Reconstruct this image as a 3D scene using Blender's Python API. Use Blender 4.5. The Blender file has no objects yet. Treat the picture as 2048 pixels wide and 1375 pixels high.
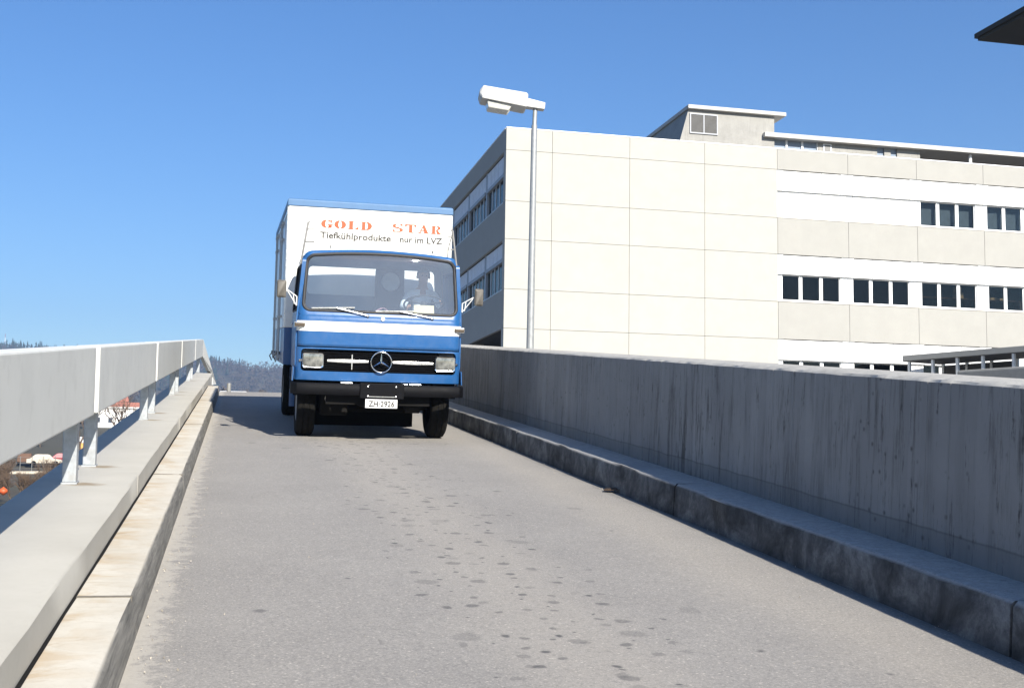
import bpy, bmesh, math, random
from mathutils import Vector, Matrix, Euler, noise as mnoise
R = math.radians
sc = bpy.context.scene
col = sc.collection
rnd = random.Random(7)

# ------------------------------------------------------------------ camera
AL = 0.0958225            # slope of the ramp
H = 1.35                  # camera height over the ramp
YAW, PITCH, ROLL = 0.225877, 0.0958873, 0.014716
cam_d = bpy.data.cameras.new('camera')
cam = bpy.data.objects.new('camera', cam_d); col.objects.link(cam)
fw = Vector((math.sin(YAW)*math.cos(PITCH), math.cos(YAW)*math.cos(PITCH), math.sin(PITCH)))
rt = Vector((math.cos(YAW), -math.sin(YAW), 0)); up = rt.cross(fw)
r2 = rt*math.cos(ROLL) + up*math.sin(ROLL); u2 = -rt*math.sin(ROLL) + up*math.cos(ROLL)
cam.matrix_world = Matrix(((r2.x, u2.x, -fw.x, 0), (r2.y, u2.y, -fw.y, 0), (r2.z, u2.z, -fw.z, 0), (0, 0, 0, 1)))
cam_d.sensor_width = 36; cam_d.lens = 2390.43/2048*36
cam_d.clip_start = .05; cam_d.clip_end = 8000
sc.camera = cam

# ------------------------------------------------------------------ light
SUN_EL, SUN_AZ = R(30.7), R(13.7)          # azimuth from straight behind the camera towards the right
w = bpy.data.worlds.new('World'); sc.world = w; w.use_nodes = True
nt = w.node_tree; nt.nodes.clear()
sky = nt.nodes.new('ShaderNodeTexSky'); sky.sky_type = 'NISHITA'; sky.sun_disc = False
sky.sun_elevation = SUN_EL; sky.sun_rotation = math.pi - SUN_AZ
sky.altitude = 500; sky.air_density = 1.2; sky.dust_density = .7; sky.ozone_density = 6.0
bg = nt.nodes.new('ShaderNodeBackground'); bg.inputs[1].default_value = .074
wo = nt.nodes.new('ShaderNodeOutputWorld')
hs = nt.nodes.new('ShaderNodeHueSaturation'); hs.inputs['Hue'].default_value = .507; hs.inputs['Saturation'].default_value = 1.16; hs.inputs['Value'].default_value = 1.0
nt.links.new(sky.outputs[0], hs.inputs['Color']); nt.links.new(hs.outputs[0], bg.inputs[0]); nt.links.new(bg.outputs[0], wo.inputs[0])
sd = bpy.data.lights.new('sun', 'SUN'); sd.energy = 5.0; sd.angle = R(.53); sd.color = (1, .95, .86)
so = bpy.data.objects.new('sun', sd); col.objects.link(so)
tos = Vector((math.sin(SUN_AZ)*math.cos(SUN_EL), -math.cos(SUN_AZ)*math.cos(SUN_EL), math.sin(SUN_EL)))
so.rotation_euler = tos.to_track_quat('Z', 'Y').to_euler(); so.location = tos*60
vs = sc.view_settings; vs.view_transform = 'Standard'; vs.look = 'None'; vs.exposure = 1.0; vs.gamma = 1
vs.use_curve_mapping = False
sc.render.engine = 'CYCLES'

# ------------------------------------------------------------------ helpers
ca, sa = math.cos(AL), math.sin(AL)
RV = Vector((0, ca, sa)); RW = Vector((0, -sa, ca))
def ramp(u, v, ww=0): return Vector((u, 0, 0)) + RV*v + RW*(ww - H)

def tag(o, label=None, cat=None, group=None, kind=None):
    if label: o['label'] = label
    if cat: o['category'] = cat
    if group: o['group'] = group
    if kind: o['kind'] = kind
    return o
def empty(name, loc=(0, 0, 0), rot=(0, 0, 0), parent=None):
    o = bpy.data.objects.new(name, None); col.objects.link(o)
    o.location = loc; o.rotation_euler = rot; o.empty_display_size = .2
    if parent: o.parent = parent
    return o
def on_ramp(name, u=0, v=0, ww=0): return empty(name, ramp(u, v, ww), (AL, 0, 0))
def copy_tree(o, parent=None):
    c = o.copy(); col.objects.link(c); c.parent = parent
    for ch in list(o.children): copy_tree(ch, c)
    return c

class MB:
    def __init__(s): s.v = []; s.f = []; s.mi = []; s.cur = 0
    def face(s, idx): s.f.append(tuple(idx)); s.mi.append(s.cur)
    def box(s, x0, x1, y0, y1, z0, z1):
        n = len(s.v)
        s.v += [(x, y, z) for z in (z0, z1) for y in (y0, y1) for x in (x0, x1)]
        for q in ((0, 2, 3, 1), (4, 5, 7, 6), (0, 1, 5, 4), (2, 6, 7, 3), (0, 4, 6, 2), (1, 3, 7, 5)): s.face([n+i for i in q])
        return s
    def cbox(s, c, d): return s.box(c[0]-d[0]/2, c[0]+d[0]/2, c[1]-d[1]/2, c[1]+d[1]/2, c[2]-d[2]/2, c[2]+d[2]/2)
    def loft(s, loops, closed=True, cap0=False, cap1=False):
        n0 = len(s.v); k = len(loops[0])
        for l in loops: s.v += [tuple(p) for p in l]
        for i in range(len(loops)-1):
            for j in range(k if closed else k-1):
                a = n0+i*k+j; b = n0+i*k+(j+1) % k
                s.face((a, b, b+k, a+k))
        if cap0: s.face([n0+j for j in range(k)][::-1])
        if cap1: s.face([n0+(len(loops)-1)*k+j for j in range(k)])
        return s
    def tube(s, pts, r, n=8, cap=True, closed=False):
        pts = [Vector(p) for p in pts]; loops = []
        rs = r if isinstance(r, (list, tuple)) else [r]*len(pts)
        m = len(pts); prev = None
        for i, p in enumerate(pts):
            if closed: d = pts[(i+1) % m] - pts[i-1]
            else: d = pts[min(i+1, m-1)] - pts[max(i-1, 0)]
            d.normalize()
            if prev is None:
                a = Vector((0, 0, 1)) if abs(d.z) < .9 else Vector((1, 0, 0))
                x = d.cross(a).normalized()
            else: x = (prev - d*prev.dot(d)).normalized()
            prev = x; y = d.cross(x)
            loops.append([p + (x*math.cos(t) + y*math.sin(t))*rs[i] for t in [2*math.pi*q/n for q in range(n)]])
        if closed: loops.append(loops[0]); cap = False
        return s.loft(loops, True, cap, cap)
    def bar(s, p, q, w_, h_, upv=(0, 0, 1)):
        p, q = Vector(p), Vector(q); d = (q-p).normalized(); x = d.cross(Vector(upv)).normalized(); y = x.cross(d)
        lp = [[c + x*a*w_/2 + y*b*h_/2 for a, b in ((-1, -1), (1, -1), (1, 1), (-1, 1))] for c in (p, q)]
        return s.loft(lp, True, True, True)
    def prism(s, poly, fn0, fn1):
        a = [fn0(*p) for p in poly]; b = [fn1(*p) for p in poly]
        return s.loft([a, b], True, True, True)
    def lathe(s, prof, axis='x', c=(0, 0, 0), n=24):
        loops = []
        for (a, r) in prof:
            l = []
            for i in range(n):
                t = 2*math.pi*i/n; cc, ss = r*math.cos(t), r*math.sin(t)
                l.append({'x': (c[0]+a, c[1]+cc, c[2]+ss), 'y': (c[0]+ss, c[1]+a, c[2]+cc), 'z': (c[0]+cc, c[1]+ss, c[2]+a)}[axis])
            loops.append(l)
        return s.loft(loops, True, True, True)
    def mesh(s, name, smooth=None):
        me = bpy.data.meshes.new(name); me.from_pydata(s.v, [], s.f); me.validate()
        bm = bmesh.new(); bm.from_mesh(me); bmesh.ops.recalc_face_normals(bm, faces=bm.faces); bm.to_mesh(me); bm.free()
        if max(s.mi or [0]) > 0 and len(me.polygons) == len(s.mi): me.polygons.foreach_set('material_index', s.mi)
        if smooth is not None:
            me.shade_smooth(); me.set_sharp_from_angle(angle=R(smooth))
        return me
    def build(s, name, mat, parent=None, smooth=None, bevel=None, solid=None, loc=None, rot=None):
        me = s.mesh(name, smooth); return link(name, me, mat, parent, bevel, solid, loc, rot)
def link(name, me, mat, parent=None, bevel=None, solid=None, loc=None, rot=None):
    o = bpy.data.objects.new(name, me); col.objects.link(o)
    if not me.materials:
        for m_ in (mat if isinstance(mat, (list, tuple)) else [mat]): me.materials.append(m_)
    if parent: o.parent = parent
    if loc is not None: o.location = loc
    if rot is not None: o.rotation_euler = rot
    if solid:
        md = o.modifiers.new('s', 'SOLIDIFY'); md.thickness = solid; md.offset = -1
    if bevel:
        md = o.modifiers.new('b', 'BEVEL'); md.width = bevel; md.segments = 2; md.limit_method = 'ANGLE'
    return o
def rrect(x0, x1, z0, z1, r, nc=6, ns=8, arch=0):
    """rounded rectangle loop, same vertex count for every call"""
    pts = []
    cs = [(x1-r, z0+r, -90), (x1-r, z1-r, 0), (x0+r, z1-r, 90), (x0+r, z0+r, 180)]
    for i, (cx, cz, a0) in enumerate(cs):
        for k in range(nc+1):
            a = R(a0 + 90*k/nc); pts.append((cx+r*math.cos(a), cz+r*math.sin(a)))
        nx = cs[(i+1) % 4]; a = R(nx[2]); e = (nx[0]+r*math.cos(a), nx[1]+r*math.sin(a)); b = pts[-1]
        for k in range(1, ns): pts.append((b[0]+(e[0]-b[0])*k/ns, b[1]+(e[1]-b[1])*k/ns))
    if arch:
        xm, hw_ = (x0+x1)/2, (x1-x0)/2
        pts = [(x, z + arch*(1-((x-xm)/hw_)**2)*max(0, (z-(z0+z1)/2)/((z1-z0)/2))) for x, z in pts]
    return pts
def ring(mb, outer, inner, fn, m=6):
    loops = []
    for i in range(m+1):
        t = i/m; loops.append([fn(a[0]+(b[0]-a[0])*t, a[1]+(b[1]-a[1])*t) for a, b in zip(outer, inner)])
    return mb.loft(loops)
def patch(mb, loop, fn, m=6):
    cx = sum(p[0] for p in loop)/len(loop); cz = sum(p[1] for p in loop)/len(loop); loops = []
    for i in range(m+1):
        t = 1-.985*i/m; loops.append([fn(cx+(p[0]-cx)*t, cz+(p[1]-cz)*t) for p in loop])
    return mb.loft(loops, True, False, True)

# ------------------------------------------------------------------ materials
class NT:
    def __init__(s, name):
        s.m = bpy.data.materials.new(name); s.m.use_nodes = True; s.t = s.m.node_tree; s.t.nodes.clear()
        s.out = s.t.nodes.new('ShaderNodeOutputMaterial')
        s.tc = None
    def n(s, typ, **kw):
        nd = s.t.nodes.new('ShaderNode'+typ)
        for k, v in kw.items(): setattr(nd, k, v)
        return nd
    def lk(s, a, b): s.t.links.new(a, b)
    def inp(s, nd, i, v):
        if v is None: return
        if hasattr(v, 'is_output') or isinstance(v, bpy.types.NodeSocket): s.lk(v, nd.inputs[i])
        else: nd.inputs[i].default_value = v
    def coord(s, scale=(1, 1, 1), rand=False):
        tc = s.n('TexCoord'); mp = s.n('Mapping'); s.lk(tc.outputs['Object'], mp.inputs['Vector']); mp.inputs['Scale'].default_value = scale
        if rand:
            oi = s.n('ObjectInfo'); mu = s.n('VectorMath', operation='SCALE'); cb = s.n('CombineXYZ')
            for i in range(3): s.lk(oi.outputs['Random'], cb.inputs[i])
            s.lk(cb.outputs[0], mu.inputs[0]); mu.inputs['Scale'].default_value = 37.
            s.lk(mu.outputs[0], mp.inputs['Location'])
        return mp.outputs[0]
    def noise(s, vec, scale, detail=4, rough=.6, dist=0):
        nd = s.n('TexNoise'); s.lk(vec, nd.inputs['Vector']); nd.inputs['Scale'].default_value = scale
        nd.inputs['Detail'].default_value = detail; nd.inputs['Roughness'].default_value = rough; nd.inputs['Distortion'].default_value = dist
        return nd.outputs[0]
    def ramp(s, fac, stops):
        nd = s.n('ValToRGB'); s.lk(fac, nd.inputs[0]); e = nd.color_ramp.elements
        while len(e) < len(stops): e.new(.5)
        for i, (p, c) in enumerate(stops):
            e[i].position = p; e[i].color = (c, c, c, 1) if isinstance(c, (int, float)) else (*c, 1)
        return nd.outputs[0]
    def rng(s, v, a, b, c=0, d=1):
        nd = s.n('MapRange'); s.lk(v, nd.inputs[0])
        for i, x in enumerate((a, b, c, d)): nd.inputs[i+1].default_value = x
        return nd.outputs[0]
    def math(s, op, a, b=None, c=None):
        nd = s.n('Math', operation=op); s.inp(nd, 0, a); s.inp(nd, 1, b); s.inp(nd, 2, c); return nd.outputs[0]
    def mix(s, fac, a, b, mode='MIX'):
        nd = s.n('Mix', data_type='RGBA', blend_type=mode)
        s.inp(nd, 0, fac)
        for i, v in ((6, a), (7, b)):
            if isinstance(v, tuple): v = (*v, 1) if len(v) == 3 else v
            s.inp(nd, i, v)
        return nd.outputs[2]
    def sep(s, vec):
        nd = s.n('SeparateXYZ'); s.lk(vec, nd.inputs[0]); return nd.outputs
    def done(s, color, rough=.7, metal=0, bump=None, bstr=.3, bdist=.01, spec=.5, coat=0):
        b = s.n('BsdfPrincipled')
        if isinstance(color, tuple): color = (*color, 1)
        s.inp(b, 'Base Color', color); s.inp(b, 'Roughness', rough); s.inp(b, 'Metallic', metal); b.inputs['Specular IOR Level'].default_value = spec
        b.inputs['Coat Weight'].default_value = coat
        if bump is not None:
            bp = s.n('Bump'); bp.inputs['Strength'].default_value = bstr; bp.inputs['Distance'].default_value = bdist
            s.lk(bump, bp.inputs['Height']); s.lk(bp.outputs[0], b.inputs['Normal'])
        s.lk(b.outputs[0], s.out.inputs[0]); return s.m

def plain(name, c, rough=.6, metal=0, var=.12, scale=3., bump=0, bscale=40, spec=.5, coat=0, dirt=None):
    t = NT(name); v = t.coord(rand=True)
    n1 = t.noise(v, scale, 5, .65)
    lo = tuple(x*(1-var) for x in c); hi = tuple(min(1, x*(1+var)) for x in c)
    cc = t.ramp(n1, [(.3, lo), (.7, hi)])
    if dirt:
        n2 = t.noise(v, dirt[1], 6, .7); cc = t.mix(t.rng(n2, .52, .75, 0, dirt[2]), cc, dirt[0])
    rr = t.rng(n1, .3, .7, max(0, rough-.06), min(1, rough+.06))
    return t.done(cc, rr, metal, t.noise(v, bscale, 4) if bump else None, bump, .004, spec, coat)
def glass(name, tint=(.9, .95, .95), refl=1., rough=.01, dust_haze=0):
    t = NT(name); tr = t.n('BsdfTransparent'); tr.inputs[0].default_value = (*tint, 1)
    gl = t.n('BsdfGlossy'); gl.inputs['Roughness'].default_value = rough
    fr = t.n('Fresnel'); fr.inputs[0].default_value = 1.6
    fac = t.math('MULTIPLY', fr.outputs[0], refl); fac = t.math('MINIMUM', fac, 1.)
    mx = t.n('MixShader'); t.lk(fac, mx.inputs[0]); t.lk(tr.outputs[0], mx.inputs[1]); t.lk(gl.outputs[0], mx.inputs[2])
    out = mx.outputs[0]
    if dust_haze:
        df = t.n('BsdfDiffuse'); df.inputs[0].default_value = (.6, .62, .62, 1)  # pale diffuse veil imitating sky reflection haze on the windscreen
        m2 = t.n('MixShader'); t.lk(t.rng(t.noise(t.coord(), 3, 5, .7), .2, .8, dust_haze*.6, dust_haze*1.3), m2.inputs[0]); t.lk(out, m2.inputs[1]); t.lk(df.outputs[0], m2.inputs[2]); out = m2.outputs[0]
    t.lk(out, t.out.inputs[0]); return t.m

M = {}
# road -----------------------------------------------------------------
def road_mat():
    t = NT('asphalt'); v = t.coord(); X, Y, Z = t.sep(v)
    big = t.noise(v, .8, 4, .6); mid = t.noise(v, 7, 5, .7); fine = t.noise(v, 85, 4, .85); grit = t.noise(v, 48, 5, .9)
    c = t.mix(t.rng(big, .3, .7), (.222, .209, .193), (.266, .250, .228))
    # drier, dustier strips between and beside the wheel tracks
    wob = t.math('ADD', X, t.rng(t.noise(v, .5, 3), 0, 1, -.35, .35))
    d1 = t.math('ABSOLUTE', t.math('SUBTRACT', wob, 1.5)); s1 = t.rng(d1, .15, .55, 1, 0)
    d2 = t.math('ABSOLUTE', t.math('SUBTRACT', wob, 3.05)); s2 = t.rng(d2, .05, .45, 1, 0)
    strip = t.math('MAXIMUM', s1, s2)
    strip = t.math('MULTIPLY', strip, t.rng(mid, .25, .7, .35, 1))
    c = t.mix(t.math('MULTIPLY', strip, .7), c, (.335, .305, .262))
    c = t.mix(t.rng(mid, .35, .75, 0, .35), c, (.175, .167, .158))
    # aggregate speckle
    c = t.mix(t.rng(fine, .50, .66, 0, .6), c, (.50, .465, .41))
    c = t.mix(t.rng(grit, .50, .66, 0, .62), c, (.10, .098, .095))
    vo = t.n('TexVoronoi'); t.lk(v, vo.inputs['Vector']); vo.inputs['Scale'].default_value = 38
    bw = t.n('RGBToBW'); t.lk(vo.outputs['Color'], bw.inputs[0])
    spk = t.math('MULTIPLY', t.rng(vo.outputs['Distance'], .1, .3, 1, 0), t.math('GREATER_THAN', bw.outputs[0], .72))
    c = t.mix(t.math('MULTIPLY', spk, .6), c, (.55, .5, .43))
    # oil drops
    for scl, ran, thr, uu, wd, st in ((3.5, 1, .30, 1.52, .62, 1.), (5.6, 1, .34, 1.58, .72, .9), (2.3, 1, .78, 1.5, 1.7, .7)):
        mp = t.n('Mapping'); t.lk(v, mp.inputs[0]); mp.inputs['Location'].default_value = (scl*3.1, scl, 0); mp.inputs['Scale'].default_value = (1, 1, 0)
        v2 = t.n('VectorMath', operation='ADD'); t.lk(mp.outputs[0], v2.inputs[0])
        nz = t.n('TexNoise'); t.lk(v, nz.inputs['Vector']); nz.inputs['Scale'].default_value = 9
        ns = t.n('VectorMath', operation='SCALE'); t.lk(nz.outputs['Color'], ns.inputs[0]); ns.inputs['Scale'].default_value = .07
        t.lk(ns.outputs[0], v2.inputs[1])
        vo = t.n('TexVoronoi'); vo.voronoi_dimensions = '2D'; t.lk(v2.outputs[0], vo.inputs['Vector']); vo.inputs['Scale'].default_value = scl
        sx = t.sep(vo.outputs['Color'])
        rad = t.rng(sx[1], 0, 1, .06, .22)
        sp = t.math('SUBTRACT', rad, vo.outputs['Distance']); sp = t.rng(sp, 0, .05)
        sp = t.math('MULTIPLY', sp, t.math('GREATER_THAN', sx[0], thr))
        band = t.rng(t.math('ABSOLUTE', t.math('SUBTRACT', X, uu)), wd*.45, wd, 1, 0)
        band = t.math('GREATER_THAN', band, sx[2])
        sp = t.math('MULTIPLY', sp, band)
        sp = t.math('MULTIPLY', sp, t.rng(sx[1], 0, 1, st, st*.2))
        c = t.mix(sp, c, (.055, .055, .058))
    # dusty verge along the left kerb
    ed = t.math('ADD', X, t.rng(t.noise(v, 7, 7, .8), 0, 1, -.34, .34)); vg = t.rng(ed, -.34, -.26, 1, 0)
    c = t.mix(t.math('MULTIPLY', vg, t.rng(mid, .25, .6, .45, .95)), c, (.40, .37, .32))
    # darker line against the right kerb
    er = t.math('ADD', X, t.rng(t.noise(v, 5, 5, .7), 0, 1, -.1, .1)); c = t.mix(t.rng(er, 3.42, 3.56, 0, .7), c, (.1, .095, .085))
    h = t.math('ADD', fine, t.math('MULTIPLY', mid, .6))
    return t.done(c, .88, 0, h, .55, .006, .3)
M['asphalt'] = road_mat()

def concrete(name, c, stain=(.12, .1, .08), sst=.35, streak=0, pits=0, rand=False, bstr=.3, var=(.86, 1.1)):
    t = NT(name); v = t.coord(rand=rand); n1 = t.noise(v, 1.4, 6, .65); n2 = t.noise(v, 18, 5, .7); n3 = t.noise(v, 160, 3, .8)
    cc = t.mix(t.rng(n1, .3, .7), tuple(x*var[0] for x in c), tuple(min(1, x*var[1]) for x in c))
    cc = t.mix(t.rng(n2, .48, .75, 0, sst), cc, stain)
    cc = t.mix(t.rng(n3, .52, .75, 0, .35), cc, tuple(x*.55 for x in c))
    if streak:
        vs_ = t.coord((7, 7, .35), rand); s_ = t.noise(vs_, 1.3, 5, .7, .4); cc = t.mix(t.rng(s_, .53, .72, 0, streak), cc, stain)
    if pits:
        vo = t.n('TexVoronoi'); t.lk(v, vo.inputs['Vector']); vo.inputs['Scale'].default_value = 16
        x = t.sep(vo.outputs['Color']); pt = t.math('MULTIPLY', t.rng(vo.outputs['Distance'], .04, .16, 1, 0), t.math('GREATER_THAN', x[0], .8))
        cc = t.mix(t.math('MULTIPLY', pt, pits), cc, (.04, .035, .03))
    return t.done(cc, .85, 0, t.math('ADD', n2, n3), bstr, .004, .3)

def wall_mat():
    t = NT('board_marked_concrete'); v = t.coord(); X, Y, Z = t.sep(v)
    n1 = t.noise(v, 1.1, 5, .6); n2 = t.noise(v, 14, 5, .75); n3 = t.noise(v, 150, 3, .8)
    cc = t.mix(t.rng(n1, .3, .7), (.215, .214, .212), (.285, .283, .276))
    vb = t.coord((.01, 7.2, .02)); br = t.n('TexWhiteNoise'); fl = t.n('VectorMath', operation='FLOOR'); t.lk(vb, fl.inputs[0]); t.lk(fl.outputs[0], br.inputs['Vector'])
    cc = t.mix(t.rng(br.outputs['Value'], 0, 1, 0, .2), cc, (.12, .12, .12))
    vs_ = t.coord((1, 11, .9)); s_ = t.noise(vs_, 1., 6, .8, .3)
    msk = t.rng(t.noise(v, .7, 3), .42, .62, .15, 1)
    cc = t.mix(t.math('MULTIPLY', t.rng(s_, .51, .61, 0, .85), msk), cc, (.06, .057, .052))
    vs2 = t.coord((1, 19, 1.6)); s2 = t.noise(vs2, 1., 5, .8, .2)
    cc = t.mix(t.math('MULTIPLY', t.rng(s2, .57, .64, 0, .85), t.rng(n2, .4, .6, .2, 1)), cc, (.045, .04, .035))
    vo = t.n('TexVoronoi'); t.lk(v, vo.inputs['Vector']); vo.inputs['Scale'].default_value = 11
    x = t.sep(vo.outputs['Color']); pt = t.math('MULTIPLY', t.rng(vo.outputs['Distance'], .06, .22, 1, 0), t.math('GREATER_THAN', x[0], .72))
    cc = t.mix(t.math('MULTIPLY', pt, .7), cc, (.06, .055, .05))
    # construction joint a hand above the kerb
    zz = t.math('ADD', Z, t.rng(t.noise(v, 2.2, 3), 0, 1, -.018, .018))
    cc = t.mix(t.rng(zz, .385, .40, .35, 0), cc, (.12, .12, .12))
    ln = t.rng(t.math('ABSOLUTE', t.math('SUBTRACT', zz, .395)), .002, .010, .4, 0)
    cc = t.mix(ln, cc, (.05, .045, .04))
    return t.done(cc, .9, 0, t.math('ADD', n2, t.math('MULTIPLY', s_, .8)), .45, .006, .25)
M['wall'] = wall_mat()
M['wall_cap'] = concrete('wall_top_concrete', (.40, .385, .35), sst=.45, pits=.5)
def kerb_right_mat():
    t = NT('pale_topped_kerb_concrete'); v = t.coord(); n1 = t.noise(v, 2.6, 6, .7, .4); n2 = t.noise(v, 16, 5, .75); n3 = t.noise(v, 70, 4, .8)
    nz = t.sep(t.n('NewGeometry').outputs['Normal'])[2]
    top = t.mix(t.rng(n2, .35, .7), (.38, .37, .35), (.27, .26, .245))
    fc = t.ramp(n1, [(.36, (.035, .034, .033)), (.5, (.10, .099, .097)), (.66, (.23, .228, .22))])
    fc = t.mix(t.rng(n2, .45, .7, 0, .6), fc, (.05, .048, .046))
    c = t.mix(t.rng(t.math('ADD', nz, t.rng(n2, .2, .8, -.15, .15)), .45, .8), fc, top)  # upward surfaces paler, sides darker and mottled
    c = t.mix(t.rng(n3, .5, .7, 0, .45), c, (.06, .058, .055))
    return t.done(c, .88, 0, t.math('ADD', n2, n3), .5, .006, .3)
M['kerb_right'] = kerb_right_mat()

def kerb_left_mat():
    t = NT('rust_streaked_kerb_concrete'); v = t.coord(); X, Y, Z = t.sep(v)
    n1 = t.noise(v, 2.2, 6, .65); n2 = t.noise(v, 25, 5, .75)
    cc = t.mix(t.rng(n1, .3, .7), (.42, .385, .32), (.53, .50, .435))
    cc = t.mix(t.rng(n2, .5, .75, 0, .3), cc, (.30, .26, .2))
    vs_ = t.coord((1.6, 2.2, 1)); s_ = t.noise(vs_, 1.3, 6, .65, 1.2)
    near = t.rng(X, -.66, -.46, 1, .2)
    rust = t.math('MULTIPLY', t.rng(s_, .46, .60), near)
    cc = t.mix(t.math('MULTIPLY', rust, .6), cc, (.36, .25, .13))
    s3 = t.noise(t.coord((2.5, 7, 1)), 1.2, 5, .7, 1.5)
    cc = t.mix(t.math('MULTIPLY', t.rng(s3, .56, .68), t.rng(X, -.66, -.45, .6, .1)), cc, (.25, .17, .09))
    # darker, streaky road face
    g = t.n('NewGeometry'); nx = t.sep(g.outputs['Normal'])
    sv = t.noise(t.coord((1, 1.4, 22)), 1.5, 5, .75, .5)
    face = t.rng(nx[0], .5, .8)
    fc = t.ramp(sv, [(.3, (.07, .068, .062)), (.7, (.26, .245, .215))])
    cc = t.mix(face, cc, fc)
    return t.done(cc, .85, 0, n2, .35, .004, .3)
M['kerb_left'] = kerb_left_mat()
POSTS = [2.6, 3.4, 8.35, 9.43, 14.62, 15.88, 20.75, 21.95, 27.3, 28.7, 33.7]
def ledge_mat():
    t = NT('pale_ledge_concrete'); v = t.coord(); X, Y, Z = t.sep(v)
    n1 = t.noise(v, 1.3, 6, .6); n2 = t.noise(v, 40, 5, .75)
    cc = t.mix(t.rng(n1, .3, .7), (.37, .35, .305), (.435, .415, .365))
    cc = t.mix(t.rng(n2, .52, .75, 0, .3), cc, (.30, .28, .24))
    xx = t.math('ADD', X, t.rng(t.noise(v, 9, 4), 0, 1, -.08, .08)); yy = t.math('ADD', Y, t.rng(t.noise(v, 6, 4), 0, 1, -.1, .1))
    tot = None
    for p in POSTS[2:9]:
        dx = t.math('MULTIPLY', t.math('SUBTRACT', xx, -.96), 7.5); dy = t.math('MULTIPLY', t.math('SUBTRACT', yy, p-.03), 9)
        d = t.math('ADD', t.math('MULTIPLY', dx, dx), t.math('MULTIPLY', dy, dy)); g = t.rng(d, .1, 1, 1, 0)
        tot = g if tot is None else t.math('MAXIMUM', tot, g)
    cc = t.mix(t.math('MULTIPLY', tot, .75), cc, (.19, .135, .07))
    return t.done(cc, .85, 0, n2, .25, .003, .3)
M['ledge'] = ledge_mat()
M['rail_paint'] = plain('pale_grey_rail_paint', (.60, .597, .555), .55, 0, .05, 2, .06, 90, dirt=((.3, .29, .25), 6, .25))
M['galv'] = plain('galvanised_steel', (.40, .42, .43), .5, .35, .15, 25, .1, 60, dirt=((.25, .18, .1), 9, .35))
M['rust'] = plain('rusty_base_plate', (.22, .15, .09), .85, 0, .4, 20, .3, 60)
M['mortar'] = plain('grey_mortar', (.14, .125, .10), .9, 0, .2, 30)
M['deck'] = concrete('deck_concrete', (.32, .31, .29), rand=True)
M['plaza'] = plain('plaza_asphalt', (.2, .195, .185), .9, 0, .15, 1.5, .3, 90)

# truck ------------------------------------------------------------------
def paint(name, c, rough=.32, coat=.35, dust_haze=.18):
    t = NT(name); v = t.coord(); n1 = t.noise(v, 2.5, 5, .65); n2 = t.noise(v, 11, 5, .75); Z = t.sep(v)[2]
    cc = t.mix(t.rng(n1, .3, .7), tuple(x*.93 for x in c), tuple(min(1, x*1.05) for x in c))
    low = t.rng(Z, .8, 1.8, 1, .35)
    cc = t.mix(t.math('MULTIPLY', t.rng(n2, .45, .75, 0, dust_haze), low), cc, (.30, .27, .23))
    return t.done(cc, t.rng(n2, .3, .7, rough-.06, rough+.12), 0, t.noise(v, 3, 2), .05, .01, .5, coat)
M['blue'] = paint('blue_truck_paint', (.016, .09, .25), dust_haze=.07)
M['blue_roof'] = paint('faded_blue_roof_paint', (.06, .145, .28), .5, .1)
M['white_paint'] = paint('white_truck_paint', (.78, .78, .75), .4, .25, .08)
M['cream'] = plain('cream_trim', (.66, .62, .55), .45, 0, .06)
M['black_metal'] = plain('black_painted_steel', (.004, .004, .005), .6, 0, .2, 8, .1, 50, spec=.1, dirt=((.012, .011, .010), 6, .25))
M['black_part'] = plain('grimy_black_underbody', (.006, .0055, .005), .9, 0, .4, 9, .2, 40, spec=.2)
M['rubber'] = plain('black_window_rubber', (.018, .018, .02), .6, 0, .2, 20)
def tyre_mat():
    t = NT('tyre_rubber'); v = t.coord(); n = t.noise(v, 30, 4)
    return t.done(t.ramp(n, [(.3, (.006, .006, .0055)), (.7, (.014, .013, .012))]), .9, 0, n, .3, .004, .08)
M['tyre'] = tyre_mat()
M['rim'] = plain('dusty_wheel_steel', (.25, .25, .26), .55, .3, .2, 12)
M['chrome'] = plain('chrome', (.86, .86, .85), .12, 1, .03, 10)
M['alu'] = plain('bright_aluminium', (.80, .80, .78), .3, .85, .05, 20)
M['lens'] = None
def lens_mat():
    t = NT('ribbed_headlamp_glass'); v = t.coord((1, 1, 1)); X, Y, Z = t.sep(v)
    wv = t.n('TexWave'); wv.bands_direction = 'X'; t.lk(v, wv.inputs[0]); wv.inputs['Scale'].default_value = 22; wv.inputs['Distortion'].default_value = .6
    n = t.noise(v, 14, 3)
    c = t.ramp(n, [(.3, (.10, .105, .10)), (.7, (.48, .475, .43))])
    return t.done(c, .12, .5, wv.outputs['Fac'], .6, .006, .6, .8)
M['lens'] = lens_mat()
M['amber'] = plain('dull_amber_lens', (.075, .055, .036), .25, 0, .15, 30, spec=.6, coat=.5)
M['windscreen'] = glass('windscreen_glass', (.90, .94, .95), 4.0, .01, .06)
M['cab_glass'] = glass('cab_window_glass', (.88, .92, .92), 1.)
M['cab_lining'] = plain('grey_cab_lining', (.44, .47, .50), .8, 0, .1, 6)
M['cab_blue'] = plain('blue_grey_cab_wall', (.15, .19, .25), .7, 0, .1, 6)
M['cab_dark'] = plain('dark_cab_vinyl', (.035, .04, .05), .65, 0, .2, 12, .1, 80)
M['mid_grey'] = plain('mid_grey_vinyl', (.30, .34, .38), .7, 0, .1, 12)
M['mirror_back'] = plain('weathered_mirror_back', (.11, .10, .085), .6, .1, .2, 14)
M['plate'] = plain('white_number_plate', (.82, .81, .78), .4, 0, .03)
M['black_ink'] = plain('black_lettering', (.03, .028, .025), .6, 0, .1)
M['grey_ink'] = plain('dark_grey_lettering', (.035, .03, .024), .6, 0, .1)
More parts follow.
